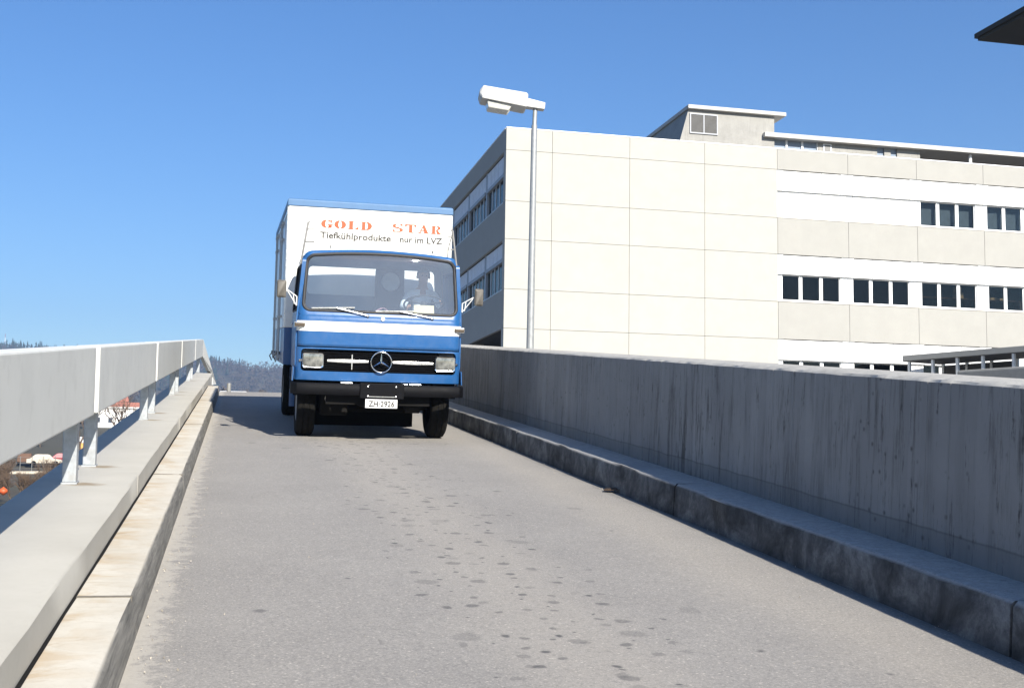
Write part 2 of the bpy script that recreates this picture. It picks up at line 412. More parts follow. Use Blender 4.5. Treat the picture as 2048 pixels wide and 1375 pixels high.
M['red_ink'] = plain('red_lettering', (.58, .085, .025), .55, 0, .08)
M['pale_blue_ink'] = plain('pale_blue_print', (.45, .62, .72), .6, 0, .1)
# building -----------------------------------------------------------------
M['panel'] = concrete('cream_facade_panel', (.402, .390, .350), (.34, .32, .27), .12, .10, 0, True, .12, (.95, 1.03))
M['panel_grey'] = concrete('exposed_aggregate_panel', (.345, .335, .306), (.28, .268, .24), .22, .12, .04, True, .3, (.95, 1.03))
M['joint'] = plain('panel_joint_sealant', (.62, .55, .42), .85)
M['white_alu'] = plain('white_facade_aluminium', (.82, .82, .81), .4, 0, .03, 2)
M['frame_alu'] = plain('window_frame_aluminium', (.60, .61, .61), .4, .1, .04, 6)
M['pane'] = glass('window_pane', (.62, .64, .63), .4)
M['room'] = plain('dim_room', (.06, .055, .05), .9, 0, .3, 1)
M['curtain'] = plain('blue_grey_curtain', (.24, .29, .36), .9, 0, .12, 4)
M['blind'] = plain('white_blind', (.80, .80, .78), .6, 0, .03)
M['side_blind'] = plain('pale_side_blind', (.66, .70, .75), .8, 0, .1, 6)
M['side_frame'] = plain('grey_side_frame', (.30, .31, .33), .5, .1, .08, 6)
M['soffit'] = plain('dark_soffit', (.07, .065, .06), .9)
M['plant_conc'] = concrete('roof_plant_concrete', (.33, .32, .295), (.12, .115, .10), .4, .3, 0, False, .2)
M['roof_edge'] = plain('pale_roof_edge', (.46, .445, .41), .7, 0, .08, 3)
M['roof_felt'] = plain('roof_felt', (.22, .22, .21), .9)
M['louvre'] = plain('louvre_metal', (.19, .185, .175), .6, .2, .15, 20)
M['lamp_paint'] = plain('lamp_housing_paint', (.50, .49, .46), .45, 0, .08, 6, dirt=((.35, .33, .28), 9, .3))
M['lamp_lens'] = plain('milky_lamp_cover', (.55, .54, .48), .25, 0, .1, 10, coat=.4)
M['pole'] = plain('galvanised_lamp_pole', (.30, .31, .31), .45, .3, .12, 12)
M['dark_roof'] = plain('dark_brown_roof', (.03, .028, .024), .8, 0, .2, 2)
M['card'] = plain('cardboard', (.50, .35, .2), .85)
M['paper'] = plain('cream_paper', (.72, .66, .46), .8, 0, .04)
M['pink'] = plain('pink_paper', (.72, .42, .52), .8, 0, .05)
M['skin'] = plain('skin', (.42, .24, .17), .6, 0, .1, 10)
M['shirt'] = plain('light_blue_work_shirt', (.72, .79, .86), .85, 0, .1, 10, .15, 40)
M['trousers'] = plain('dark_trousers', (.05, .055, .07), .9)
M['hair'] = plain('dark_hair', (.03, .022, .016), .7, 0, .3, 40)
M['leaf'] = plain('dry_leaf', (.075, .042, .02), .8, 0, .3, 30)
M['stone'] = plain('pale_grit', (.33, .30, .25), .9, 0, .3, 30)
# land -----------------------------------------------------------------------
def ground_mat():
    t = NT('winter_ground'); v = t.coord(); n1 = t.noise(v, .03, 6, .65); n2 = t.noise(v, .6, 6, .75)
    c = t.ramp(n1, [(.35, (.05, .038, .024)), (.5, (.06, .055, .028)), (.65, (.075, .055, .036))])
    c = t.mix(t.rng(n2, .4, .7, 0, .6), c, (.05, .04, .028)); return t.done(c, .95, 0, n2, .5, .1)
M['ground'] = ground_mat()
M['conifer'] = plain('conifer_needles', (.022, .034, .022), .9, 0, .4, .05)
M['bare_wood'] = plain('bare_winter_crowns', (.075, .058, .045), .95, 0, .35, .05)
M['bark'] = plain('bark', (.075, .055, .04), .9, 0, .3, 8, .3, 30)
M['twig'] = plain('brown_twigs', (.10, .065, .04), .9, 0, .35, 5)
M['tiles'] = plain('red_roof_tiles', (.34, .13, .085), .85, 0, .25, 3)
M['render_white'] = plain('white_render', (.72, .71, .67), .85, 0, .06, 1)
M['render_beige'] = plain('beige_render', (.5, .44, .35), .85, 0, .08, 1)
M['house_glass'] = plain('dark_house_window', (.04, .05, .065), .15, 0, .2, 2)
M['wood_brown'] = plain('brown_boards', (.13, .07, .04), .85, 0, .2, 3)
M['car_white'] = plain('white_car_paint', (.75, .75, .73), .3, 0, .03, coat=.4)
M['car_red'] = plain('dark_red_paint', (.25, .03, .035), .35, 0, .06, coat=.4)
M['car_green'] = plain('grey_green_paint', (.28, .36, .30), .4, 0, .06, coat=.3)
M['orange'] = plain('orange_paint', (.75, .36, .10), .45, 0, .05)
M['bright_orange'] = plain('bright_orange_plastic', (.55, .10, .025), .5, 0, .1)
M['bollard'] = plain('weathered_steel_bollard', (.19, .19, .18), .6, .2, .2, 10)

# ------------------------------------------------------------------ terrain, road, deck
PZ = ramp(0, 30.7, 0).z - .012           # level of the forecourt at the top
def gz(x, y):
    if y < 120: z = -4.2
    elif y < 1150: z = -4.2 + .0565*(y-120)
    else: z = -4.2 + .0565*1030 + .2*(y-1150)
    if y > 1150:                                          # forested ridge
        top = 96 + (-x-40)*(.17 if x > -60 else .085) + 6*math.sin(x*.013+1)
        z = min(z, top - 6*math.exp(-(y-1150)/150.) + 0)
    if y > 1500: z -= (y-1500)*.25
    k = min(1, y/150.) if y > 0 else 0
    z += k*2.2*mnoise.noise(Vector((x*.012, y*.012, 0)))
    return z
mb = MB(); xs = [-1000+50*i for i in range(39)]; ys = [-200, -100, -40, 0, 20, 40, 60, 80, 100, 120, 140, 165, 190, 220, 250, 290, 330, 380, 440, 520, 600, 700, 800, 900, 1000, 1075, 1150, 1200, 1250, 1300, 1350, 1400, 1450, 1500, 1550, 1620, 1700]
for y in ys:
    for x in xs: mb.v.append((x, y, gz(x, y)))
for j in range(len(ys)-1):
    for i in range(len(xs)-1):
        a = j*len(xs)+i; mb.face((a, a+1, a+1+len(xs), a+len(xs)))
tag(mb.build('ground', M['ground'], smooth=60), kind='structure')

# road ribbon on the ramp, easing into the level forecourt
road_e = on_ramp('road'); mb = MB()
prof = [(v, 0) for v in [-8 + i*1.2 for i in range(32)]]
prof = [p for p in prof if p[0] < 29.4] + [(29.7, 0)]
for i in range(1, 13):      # vertical curve
    v = 29.7 + i*.3; prof.append((v, -min(AL, AL*(i*.3)/2.4)*.5*min(i*.3, 2.4) - max(0, i*.3-2.4)*math.tan(AL)))
for v, ww in prof: mb.v += [(-.398, v, ww), (.6, v, ww+.006), (1.6, v, ww+.012), (2.6, v, ww+.006), (3.568, v, ww)]
for i in range(len(prof)-1):
    for j in range(4): a = i*5+j; mb.face((a, a+1, a+6, a+5))
bpy.data.objects.remove(road_e)
road = mb.build('road', M['asphalt'], loc=ramp(0, 0, 0), rot=(AL, 0, 0), smooth=60); tag(road, kind='structure')
last = prof[-1]; lp = ramp(0, last[0], last[1])
mb = MB().box(-1.3, 75, lp.y-.02, 110, lp.z-.35, lp.z-.004)
tag(mb.build('forecourt', M['plaza']), kind='structure')
mb = MB().box(4.3, 75, 27, lp.y-.02, lp.z-.35, lp.z-.02)      # forecourt beside the top of the ramp
tag(mb.build('side_yard', M['plaza']), kind='structure')
mb = MB(); mb.prism([(-40, -2.4), (27-.01, -2.4), (27-.01, lp.z-.03), (5, -1.8), (-40, -1.8)], lambda a, b: (4.3, a, b), lambda a, b: (75, a, b))
tag(mb.build('lower_yard', M['plaza']), kind='structure')
mb = MB().box(-1.285, 4.2, -8, 28.5, -.75, -.02)
tag(mb.build('ramp_deck', M['deck'], loc=ramp(0, 0, 0), rot=(AL, 0, 0)), kind='structure')
mb = MB().box(-1.28, 74.9, 33.3, 110, -6, lp.z-.35)
tag(mb.build('embankment', M['deck']), kind='structure')
for yy in (4, 14, 24): 
    p = ramp(0, yy, -.75); mb = MB().box(.2, 2.8, -.5, .5, -6-p.z+.0, -.05)
    tag(mb.build('ramp_pier', M['deck'], loc=(0, p.y, p.z)), kind='structure')

# left kerb, ledge
kl = on_ramp('left_kerb'); tag(kl, kind='structure')
for (a, b) in ((-7, -1), (-.995, 5.555), (5.56, 10.4), (10.405, 16.3), (16.305, 22.4), (22.405, 29.0)):
    mb = MB(); n = max(2, int((b-a)/.35)); lo = []
    for i in range(n+1):
        y = a+(b-a)*i/n; j = lambda s: s*(rnd.random()-.5)
        e = .012 if 0 < i < n else .02
        lo.append([(-.664, y, -.1), (-.664, y, .18+j(.004)), (-.45, y, .181+j(.006)), (-.43+j(.008), y, .176+j(.006)), (-.418+j(.008), y, .155+j(.01)), (-.398, y, 0.02), (-.398, y, -.1)])
    mb.loft(lo, True, True, True); mb.build('kerb_stone', M['kerb_left'], kl, smooth=50)
    MB().box(-.66, -.42, b-.012, b+.018, -.05, .1825).build('mortar_joint', M['mortar'], kl)
lg = on_ramp('parapet_ledge'); tag(lg, kind='structure')
for (a, b) in ((-7, 2.7), (2.705, 8.92), (8.93, 15.2), (15.21, 21.5), (21.51, 27.9), (27.91, 33.4)):
    mb = MB(); n = max(2, int((b-a)/.4)); lo = []
    for i in range(n+1):
        y = a+(b-a)*i/n; j = lambda s: s*(rnd.random()-.5)
        lo.append([(-1.29, y, -.6), (-1.29, y, .335), (-1.28, y, .345), (-.685+j(.004), y, .343+j(.003)), (-.667+j(.006), y, .330+j(.004)), (-.667, y, .12), (-.667, y, -.6)])
    mb.loft(lo, True, True, True); mb.build('ledge_segment', M['ledge'], lg, smooth=50)
# black sealant bead in the joint between kerb and ledge
MB().tube([(-.662, -6 + i*.5, .181+rnd.uniform(-.003, .003)) for i in range(70)], .009, 6).build('joint_sealant', M['black_part'], lg)

# guard rail
gr = on_ramp('guard_rail'); tag(gr, 'pale grey box-panel guard rail on steel posts along the ledge', 'guard rail')
for (a, b) in ((-6, 2.5), (2.80, 8.66), (8.90, 14.92), (15.18, 21.38), (21.66, 28.1), (28.4, 34.2)):
    mb = MB().box(-1.12, -.95, a, b, .775, 1.25); mb.build('rail_panel', M['rail_paint'], gr, bevel=.012)
pm = None
for p in POSTS:
    if pm is None:
        mb = MB()
        mb.box(-.045, .045, -.05, .05, .012, .43); pm = mb.mesh('post'); pm.materials.append(M['galv'])
        bmh = MB().box(-.052, .052, -.057, .057, 0, .012).mesh('base_plate'); bmh.materials.append(M['galv'])
    o = link('post', pm, M['galv'], gr, bevel=.006, loc=(-1.055, p, .345))
    link('base_plate', bmh, M['rust'], o)
mb = MB(); poly = [(-.95, .775), (-.95, 1.25), (-.59, -.07), (-.68, -.07), (-.70, .33), (-.78, .345)]
mb.prism(poly, lambda a, b: (a, 34.21+(a+.95)*6, b), lambda a, b: (a-.09, 34.21+(a+.95)*6, b)); mb.build('end_plate', M['rail_paint'], gr, bevel=.006)

# right kerb and wall: both draw in slightly towards the foot of the ramp
def bend(v): return -.024*min(9.5, max(0, 9.5-v))
kr = on_ramp('right_kerb'); tag(kr, kind='structure')
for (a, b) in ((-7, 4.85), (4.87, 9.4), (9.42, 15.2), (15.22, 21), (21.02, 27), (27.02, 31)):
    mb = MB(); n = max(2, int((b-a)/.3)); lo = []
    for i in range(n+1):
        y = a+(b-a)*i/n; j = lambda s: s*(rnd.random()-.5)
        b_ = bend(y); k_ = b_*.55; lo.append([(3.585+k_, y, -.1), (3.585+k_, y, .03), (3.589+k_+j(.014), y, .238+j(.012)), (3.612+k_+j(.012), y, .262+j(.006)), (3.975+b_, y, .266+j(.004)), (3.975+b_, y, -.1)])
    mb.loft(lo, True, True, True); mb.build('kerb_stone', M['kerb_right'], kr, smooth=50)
mb = MB(); lo = []; y = -7.; 
while y < 31.5:
    du0 = rnd.uniform(-.003, .003); dz = rnd.uniform(-.002, .002)
    for e in (0, .117):
        yy = y+e; du = du0+bend(yy)+.03; bb = bend(yy)+.03; t_ = 1.222+.0050*yy
        q_ = .005*mnoise.noise(Vector((yy*3, 1, 2)))+.004*mnoise.noise(Vector((yy*9, 5, 2)))
        lo.append([(3.94+du, yy, -.2), (3.94+du, yy, .6), (3.94+du, yy, t_-.016+q_), (3.957+bb, yy, t_+q_*.7), (4.05+bb, yy, t_+.018), (4.20+bb, yy, t_+.028), (4.215+bb, yy, t_+.012), (4.215+bb, yy, -.9), (3.94+bb, yy, -.9)])
    y += .12
mb.loft(lo, True, True, True); 
wl = mb.build('concrete_wall', [M['wall'], M['wall_cap']], loc=ramp(0, 0, 0), rot=(AL, 0, 0), smooth=35)
for p in wl.data.polygons:
    if p.center.z > 1.0 and p.normal.z > .5: p.material_index = 1
tag(wl, 'long board-marked grey concrete parapet wall beside the ramp', 'wall')

# dry leaf, grit
def leaf(u, v, s_, rz):
    mb = MB(); pts = []
    for i in range(9):
        a = i/8; wd = .35*math.sin(math.pi*a)**.8*(1+.2*math.sin(9*a)); pts.append((a, wd))
    mb.loft([[(a-.5, -b, .18*b+.1*a*a+.05) for a, b in pts], [(a-.5, 0, .04+.1*a*a) for a, b in pts], [(a-.5, b, .25*b+.1*a*a+.05) for a, b in pts]], False)
    me = mb.mesh('dry_leaf', 40); me.materials.append(M['leaf'])
    o = link('dry_leaf', me, M['leaf'], solid=.01, loc=ramp(u, v, .004), rot=(AL, 0, rz)); o.scale = (s_,)*3
    return o
tag(leaf(3.53, 10.9, .2, .2), 'curled brown dead leaf lying against the foot of the right kerb', 'leaf')
mb = MB()
for i in range(420):
    if i % 3: u = -.38 + abs(rnd.gauss(0, .12)); v = rnd.uniform(3.5, 20)
    elif i % 2: u = 3.56-abs(rnd.gauss(0, .09)); v = rnd.uniform(3.5, 20)
    else: u = rnd.uniform(-.3, 3.5); v = rnd.uniform(3.5, 15)
    s_ = rnd.uniform(.002, .006); c = Vector((u, v, s_*.6+.006))
    k = len(mb.v); mb.v += [tuple(c+Vector((rnd.uniform(-1, 1), rnd.uniform(-1, 1), q))*s_) for q in (-1, -1, -1, .8, .9)]
    for f in ((0, 1, 3), (1, 2, 3), (2, 0, 4), (0, 3, 4), (3, 2, 4)): mb.face([k+x for x in f])
tag(mb.build('grit', M['stone'], loc=ramp(0, 0, 0), rot=(AL, 0, 0)), 'loose pale grit scattered over the asphalt', 'grit', kind='stuff')

# ------------------------------------------------------------------ street lamp
lx, ly = 5.9, 24.
lamp = empty('street_lamp', (lx, ly, .6)); tag(lamp, 'tall galvanised street lamp with boxy head rising behind the concrete wall', 'street lamp')
MB().tube([(0, 0, -2.4), (0, 0, 1.5), (.03, 0, 6.42)], [.085, .08, .062], 16).build('pole', M['pole'], lamp, smooth=40)
MB().tube([(.03, 0, 6.38), (.045, 0, 6.82)], [.047, .047], 14).build('pole_spigot', M['pole'], lamp, smooth=40)
hd = empty('lamp_head', (.05, 0, 6.83), (0, .12, -.10), lamp)
def lhouse(x0, x1, a, b, zt, zb):   # tapered box between x0 and x1; a,b half widths at bottom/top
    return [[(x, -a, zb), (x, -a*1.02, zb+.05), (x, -b, zt), (x, b, zt), (x, a*1.02, zb+.05), (x, a, zb)] for x in (x0, x1)]
mb = MB(); L = [lhouse(-1.22, 0, .17, .10, .13, .0)[0], lhouse(-1.16, 0, .26, .155, .22, -.085)[0], lhouse(-.24, 0, .27, .16, .22, -.12)[0], lhouse(-.20, 0, .24, .14, .19, -.11)[0]]
mb.loft(L, True, True, True); mb.build('housing', M['lamp_paint'], lamp, bevel=.01, loc=hd.location, rot=hd.rotation_euler)
mb = MB().loft([lhouse(-.21, 0, .11, .09, .13, -.06)[0], lhouse(.19, 0, .10, .08, .10, -.05)[0]], True, True, True)
mb.build('bracket', M['lamp_paint'], lamp, bevel=.01, loc=hd.location, rot=hd.rotation_euler)
mb = MB().loft([[(-1.05, -.21, -.098), (-.50, -.21, -.106), (-.50, .21, -.106), (-1.05, .21, -.098)], [(-1.0, -.18, -.24), (-.57, -.18, -.24), (-.57, .18, -.24), (-1.0, .18, -.24)]], True, True, True)
mb.build('lens_cover', M['lamp_lens'], lamp, bevel=.02, loc=hd.location, rot=hd.rotation_euler)
bpy.data.objects.remove(hd)

# ------------------------------------------------------------------ office building
BX, BY, BT = 11.55, 52., 15.0
ob = empty('office_building', (BX, BY, PZ)); tag(ob, 'long cream concrete office block with window bands and flat roof', 'building')
def W(x, y, z): return (x-BX, y-BY, z-PZ)
cols = [11.55, 13.72, 17.45, 21.17, 24.88]; mods = [24.88+3.715*i for i in range(9)]; XE = mods[-1]
rows = [15.0, 14.0, 11.65, 9.9, 7.62, 5.84, 3.56, PZ]
cache = {}
def bx(name, x0, x1, y0, y1, z0, z1, mat, parent=ob, bev=None):
    k = (name, round(x1-x0, 3), round(y1-y0, 3), round(z1-z0, 3), mat.name)
    if k not in cache:
        me = MB().box(0, x1-x0, 0, y1-y0, 0, z1-z0).mesh(name); me.materials.append(mat); cache[k] = me
    loc = W(x0, y0, z0)
    if parent is not ob: loc = Vector(loc)-Vector(parent.location)
    return link(name, cache[k], mat, parent, bevel=bev, loc=loc)
g = .009
for i in range(4):
    for j in range(len(rows)-1):
        bx('facade_panel', cols[i]+(g if i else 0), cols[i+1]-g, BY, BY+.14, rows[j+1]+g, rows[j]-(g if j else 0), M['panel'])
for i in range(len(mods)-1):
    for (a, b) in ((0, 1), (2, 3), (4, 5), (6, 7)):
        bx('spandrel_panel', mods[i]+g, mods[i+1]-g, BY, BY+.14, rows[b]+g, rows[a]-(g if a else 0), M['panel_grey'])
# side facade
SY1 = 52+4.6*9
for i in range(9):
    for (a, b) in ((0, 1), (2, 3), (4, 5)):
        y0 = (BY+.155) if i == 0 else BY+.4+4.6*i+g
        bx('side_panel', BX, BX+.14, y0, BY+.4+4.6*(i+1)-g, rows[b]+g, rows[a]-(g if a else 0), M['panel_grey'])
for a, b in ((14, 11.65), (9.9, 7.62), (5.84, PZ)):
    bx('corner_pier', BX, BX+.30, BY+.155, BY+.5, b-.02, a+.02, M['panel'])
YB = BY+.4+4.6*9
mb = MB()   # slabs, back walls, roof: the carcass
for z0, z1 in ((14.02, 14.7), (9.95, 11.6), (5.88, 7.58), (PZ, 3.5)):
    mb.box(BX+.16, XE, BY+.16, YB, z0, z1)
    x = 0
for z0, z1 in ((11.6, 14.02), (7.58, 9.95), (3.5, 5.88)):
    mb.box(BX+6, XE, BY+6.5, BY+6.7, z0, z1)                     # corridor wall behind the front rooms
    mb.box(24.6, 24.8, BY+.16, BY+6.5, z0, z1)                     # cross wall
    if z0 > 5: mb.box(BX+5.8, BX+6, BY+6.7, YB, z0, z1)
    mb.box(XE-.2, XE, BY+.16, BY+6.5, z0, z1)
    if z0 > 5: mb.box(BX+.3, 24.6, BY+.16, BY+.3, z0, z1)
    else: mb.box(BX+.3, 24.6, BY+.16, BY+.3, z0, z1)
mb.v = [W(*p) for p in mb.v]; mb.build('carcass', M['room'], ob)
MB().box(0, XE-BX, .0, .24, 0, .05).build('coping', M['white_alu'], ob, loc=W(BX, BY-.02, BT+.002))
MB().box(0, .24, .0, YB-BY-.3, 0, .05).build('coping', M['white_alu'], ob, loc=W(BX-.02, BY+.225, BT+.002))
MB().box(0, XE-BX-.2, .0, .3, 0, .28).build('parapet_upstand', M['roof_felt'], ob, loc=W(BX+.16, BY+.16, 14.71))
# joint backing strips visible in the panel joints
MB().box(.02, XE-BX-.02, .145, .155, 0, 1).build('joint_backing', M['joint'], ob, loc=W(BX, BY, 14.0))
MB().box(.16, 24.86-BX, .142, .158, 0.05, 12.4).build('joint_backing', M['joint'], ob, loc=W(BX, BY, PZ))
panes = [(.34, 1.19), (1.37, 2.26), (2.44, 3.30)]
fm = {}
def window(i, zt, zb, closed):
    m0 = mods[i]; y = BY+.24
    key = ('w', zt-zb)
    if key not in fm:
        mb = MB(); hgt = zt-zb
        mb.box(.30, 3.34, 0, .07, hgt-.05, hgt); mb.box(.30, 3.34, 0, .07, 0, .09)
        for a, b in ((.30, .34), (1.19, 1.37), (2.26, 2.44), (3.30, 3.34)): mb.box(a, b, 0, .07, .09, hgt-.05)
        me = mb.mesh('window'); me.materials.append(M['white_alu']); fm[key] = me
        mb = MB().box(0, 1, 0, .008, 0, hgt-.14); me2 = mb.mesh('pane'); me2.materials.append(M['pane']); fm['p'] = me2
    o = link('window', fm[key], None, ob, loc=W(m0, y, zb))
    for a, b in panes:
        p = link('pane', fm['p'], None, o, loc=(a, .03, .09)); p.scale = (b-a, 1, 1)
    return o
blind_me = MB()
for k in range(22): blind_me.box(0, 3.0, 0, .05, k*.058, k*.058+.048)
blind_me = blind_me.mesh('blind'); blind_me.materials.append(M['blind'])
for fl, (zt, zm, zb) in enumerate(((14.0, 13.0, 11.65), (9.9, 8.96, 7.62), (5.84, 4.87, 3.56))):
    for i in range(8):
        for a, b in ((.0, .30), (.31, 1.27), (1.285, 2.34), (2.355, 3.34), (3.35, 3.705)):
            bx('header_panel', mods[i]+a+.004, mods[i]+b-.004, BY+.05+(.012 if .1 < a < 3.3 else 0), BY+.17, zm, zt-.005-(.03 if .1 < a < 3.3 else 0), M['white_alu'])
        window(i, zm, zb+.06, False)
        bx('pier', mods[i]+.004, mods[i]+.30, BY+.18, BY+.32, zb+.06, zm-.003, M['white_alu'])
        bx('pier', mods[i]+3.34, mods[i]+3.711, BY+.18, BY+.32, zb+.06, zm-.003, M['white_alu'])
        bx('sill', mods[i]+.004, mods[i]+3.711, BY+.02, BY+.32, zb+.017, zb+.058, M['cream'])
        if fl == 0 and i < 2: link('blind', blind_me, None, ob, loc=W(mods[i]+.335, BY+.175, zb+.075+.04*i))
        elif fl == 0: bx('curtain', mods[i]+.2, mods[i]+3.4, BY+.55, BY+.57, zb, zt-.1, M['curtain'])
        elif fl == 2 and i in (2,): link('blind', blind_me, None, ob, loc=W(mods[i]+.335, BY+.085, zm-.02)).scale = (1, .6, .72)
# side windows
pk = {}
for fl, (zt, zm, zb) in enumerate(((14.0, 12.95, 11.65), (9.9, 8.98, 7.62))):
    for i in range(9):
        y0 = BY+.5+4.6*i; y1 = BY+.4+4.6*(i+1)
        bx('pier', BX+.12, BX+.3, y1-.28, y1, zb+.05, zt, M['side_frame'])
        n = 5; d = (y1-.28-y0)/n
        for k in range(n):
            bx('header_panel', BX+.13, BX+.19, y0+k*d+.03, y0+(k+1)*d-.03, zm+.165, zt-.06, M['side_blind'])
            o = bx('window', BX+.20, BX+.26, y0+k*d, y0+k*d+.07, zb+.05, zm, M['frame_alu'])
            key = (round(d, 2), round(zm-zb, 2))
            if key not in pk:
                me = MB().box(0, .008, 0, d-.07, 0, zm-zb-.05).mesh('pane'); me.materials.append(M['pane']); pk[key] = me
                me = MB().box(0, .01, 0, d*.90, 0, zm-zb-.05).mesh('curtain'); me.materials.append(M['side_blind']); pk[key, 1] = me
            link('pane', pk[key], None, o, loc=(.03, .07, 0))
            link('curtain', pk[key, 1], None, o, loc=(.14+.02*(k % 2), .1, 0))
        bx('transom', BX+.08, BX+.26, y0, y1-.28, zm, zm+.16, M['side_frame'])
        bx('sill', BX+.02, BX+.3, y0, y1, zb+.005, zb+.045, M['frame_alu'])
# open ground floor under the side facade
for k in range(4): bx('column', BX+.3, BX+.75, BY+8+8*k, BY+8.45+8*k, 3.5, 5.86, M['panel_grey'])
# roof plant room
PR = Vector((23.0, 60., 14.7))
mb = MB()
lo = []
for y in (60., 76.):
    lo.append([W(22.25, y, 14.72), W(23.48, y, 19.12), W(28.54, y, 19.12), W(28.54, y, 14.72)])
mb.loft(lo, True, True, True); mb.build('plant_room', M['plant_conc'], ob)
MB().box(0, 5.78, 0, 17, 0, .22).build('plant_roof', M['roof_edge'], ob, loc=W(23.38, 59.75, 19.125), bevel=.03)
lv = MB().box(0, 1.62, -.06, 0, 0, .07).box(0, 1.62, -.06, 0, 1.06, 1.13).box(0, .06, -.06, 0, .07, 1.06).box(1.56, 1.62, -.06, 0, .07, 1.06).box(.78, .84, -.06, 0, .07, 1.06)  .build('louvre', M['side_frame'], ob, loc=W(23.55, 59.995, 17.8))
slm = MB().loft([[(0, -.045, 0), (0, -.045, .012), (0, -.005, .05), (0, -.005, .038)], [(1.5, -.045, 0), (1.5, -.045, .012), (1.5, -.005, .05), (1.5, -.005, .038)]], True, True, True).mesh('slat'); slm.materials.append(M['louvre'])
for k in range(16): link('slat', slm, None, lv, loc=(.06, 0, .09+k*.06))
MB().box(.06, 1.56, -.004, -.001, .07, 1.06).build('louvre_back', M['room'], lv)
# penthouse
mb = MB(); 
mb.box(*[c for c in (27.95-BX, 28.45-BX, 60.12-BY, 70-BY, 14.71-PZ, 17.88-PZ)])
mb.box(31.25-BX, 34.9-BX, 60.12-BY, 70-BY, 14.71-PZ, 17.88-PZ); mb.box(35.35-BX, 35.75-BX, 60.12-BY, 70-BY, 14.71-PZ, 17.88-PZ); mb.box(36.15-BX, 37.6-BX, 60.12-BY, 70-BY, 14.71-PZ, 17.88-PZ)
mb.box(28.45-BX, 31.25-BX, 60.14-BY, 70-BY, 14.71-PZ, 16.5-PZ); mb.box(34.9-BX, 36.15-BX, 60.14-BY, 70-BY, 14.71-PZ, 16.5-PZ)
mb.build('penthouse_wall', M['plant_conc'], ob)
MB().box(0, 24, 0, 12, 0, .26).build('penthouse_roof', M['roof_edge'], ob, loc=W(27.85, 59.7, 17.885), bevel=.02)
MB().box(.1, 17, 7, 7.2, 0, 3.1).build('terrace_back_wall', M['soffit'], ob, loc=W(34.4, 60.12, 14.75))
for k in range(3): MB().tube([(0, 0, 0), (0, 0, 3.17)], .1, 12).build('terrace_column', M['white_alu'], ob, smooth=40, loc=W(40.85+4*k, 60.15, 14.71))
for x0, x1 in ((28.47, 29.3), (29.42, 30.25), (30.37, 31.2)):
    o = bx('window_frame', x0, x1, 60.22, 60.28, 16.5, 16.58, M['frame_alu']); bx('pane', x0, x1, 60.24, 60.25, 16.58, 17.88, M['curtain'], o)
    bx('window_post', x1+.005, x1+.115, 60.16, 60.28, 16.5, 17.88, M['white_alu'])
for x0, x1 in ((34.92, 35.33), (35.77, 36.13)): bx('pane', x0, x1, 60.22, 60.24, 16.5, 17.88, M['curtain'])
o = MB().box(0, .5, -.04, 0, 0, .6).build('vent', M['white_alu'], ob, loc=W(31.55, 60.118, 17.25)); MB().box(.07, .43, -.05, -.042, .07, .53).build('vent_grille', M['louvre'], o)
MB().tube([(0, 0, 0), (0, 0, .25)], .09, 10).build('roof_vent', M['louvre'], ob, loc=W(32.9, 62, 18.15), smooth=40)
# things inside the windows
def carton(x, y, z, d, rz, label):
    mb = MB().box(-d[0]/2, d[0]/2, -d[1]/2, d[1]/2, 0, d[2]); mb.bar((0, -d[1]/2-.002, d[2]*.995), (0, d[1]/2+.002, d[2]*.995), .05, .012)
    for s in (-1, 1): mb.bar((s*d[0]*.25, -d[1]/2, d[2]+.004), (s*d[0]*.25, d[1]/2, d[2]+.004), d[0]*.48, .006)
    tag(mb.build('cardboard_box', M['card'], loc=(x, y, z), rot=(0, 0, rz)), label, 'box', 'cartons behind the office windows')
mb = MB().box(0, 9, 0, .6, .70, .74)
for k in range(4): mb.box(.1+k*2.9, .16+k*2.9, .05, .55, 0, .70)
tag(mb.build('window_bench', M['wood_brown'], loc=(32.6, BY+.7, 7.585)), 'long plain bench standing inside behind the office windows', 'bench')
BZ = 7.585+.74
carton(35.1, BY+.95, BZ, (.42, .3, .30), .1, 'lower cardboard box on the bench behind the window with stacked cartons')
carton(35.05, BY+.95, BZ+.314, (.38, .28, .26), -.25, 'upper cardboard box stacked on another carton behind the window')
carton(36.55, BY+.95, BZ, (.3, .3, .14), .3, 'small low carton alone at one end of the bench behind the window')
carton(37.05, BY+.95, BZ, (.32, .25, .12), -.1, 'flat carton in the pair of low cartons on the bench')
carton(37.5, BY+.95, BZ, (.3, .25, .1), .2, 'flattest carton in the pair of low cartons on the bench')

# covered walkway in front of the building
wk = empty('covered_walkway', (31.9, 51.2, PZ), (0, 0, math.atan2(-5.1, 1.7))); tag(wk, 'low flat-roofed walkway on posts in front of the office block', 'walkway')
MB().box(0, 16, -1.3, 1.3, 3.27, 3.29).build('soffit_board', M['soffit'], wk)
MB().box(0, 16, -1.34, 1.34, 3.292, 3.56).build('roof_slab', M['panel_grey'], wk, bevel=.02)
pmh = MB().box(-.06, .06, -.06, .06, 0, 3.265).mesh('post'); pmh.materials.append(M['frame_alu'])
for k in range(9):
    for s in (-1, 1): link('post', pmh, None, wk, loc=(.3+k*1.35+.5*k*(k > 3)*.1, s*1.2, 0))
for s in (1,):
    for k in range(3): MB().box(.36+k*1.35, 1.58+k*1.35, s*1.19, s*1.2, .3, 3.2).build('screen_panel', M['soffit'], wk)
MB().box(3.6, 16, -2.05, -1.75, 0, 2.62).build('low_wall', M['roof_felt'], wk, bevel=.1)

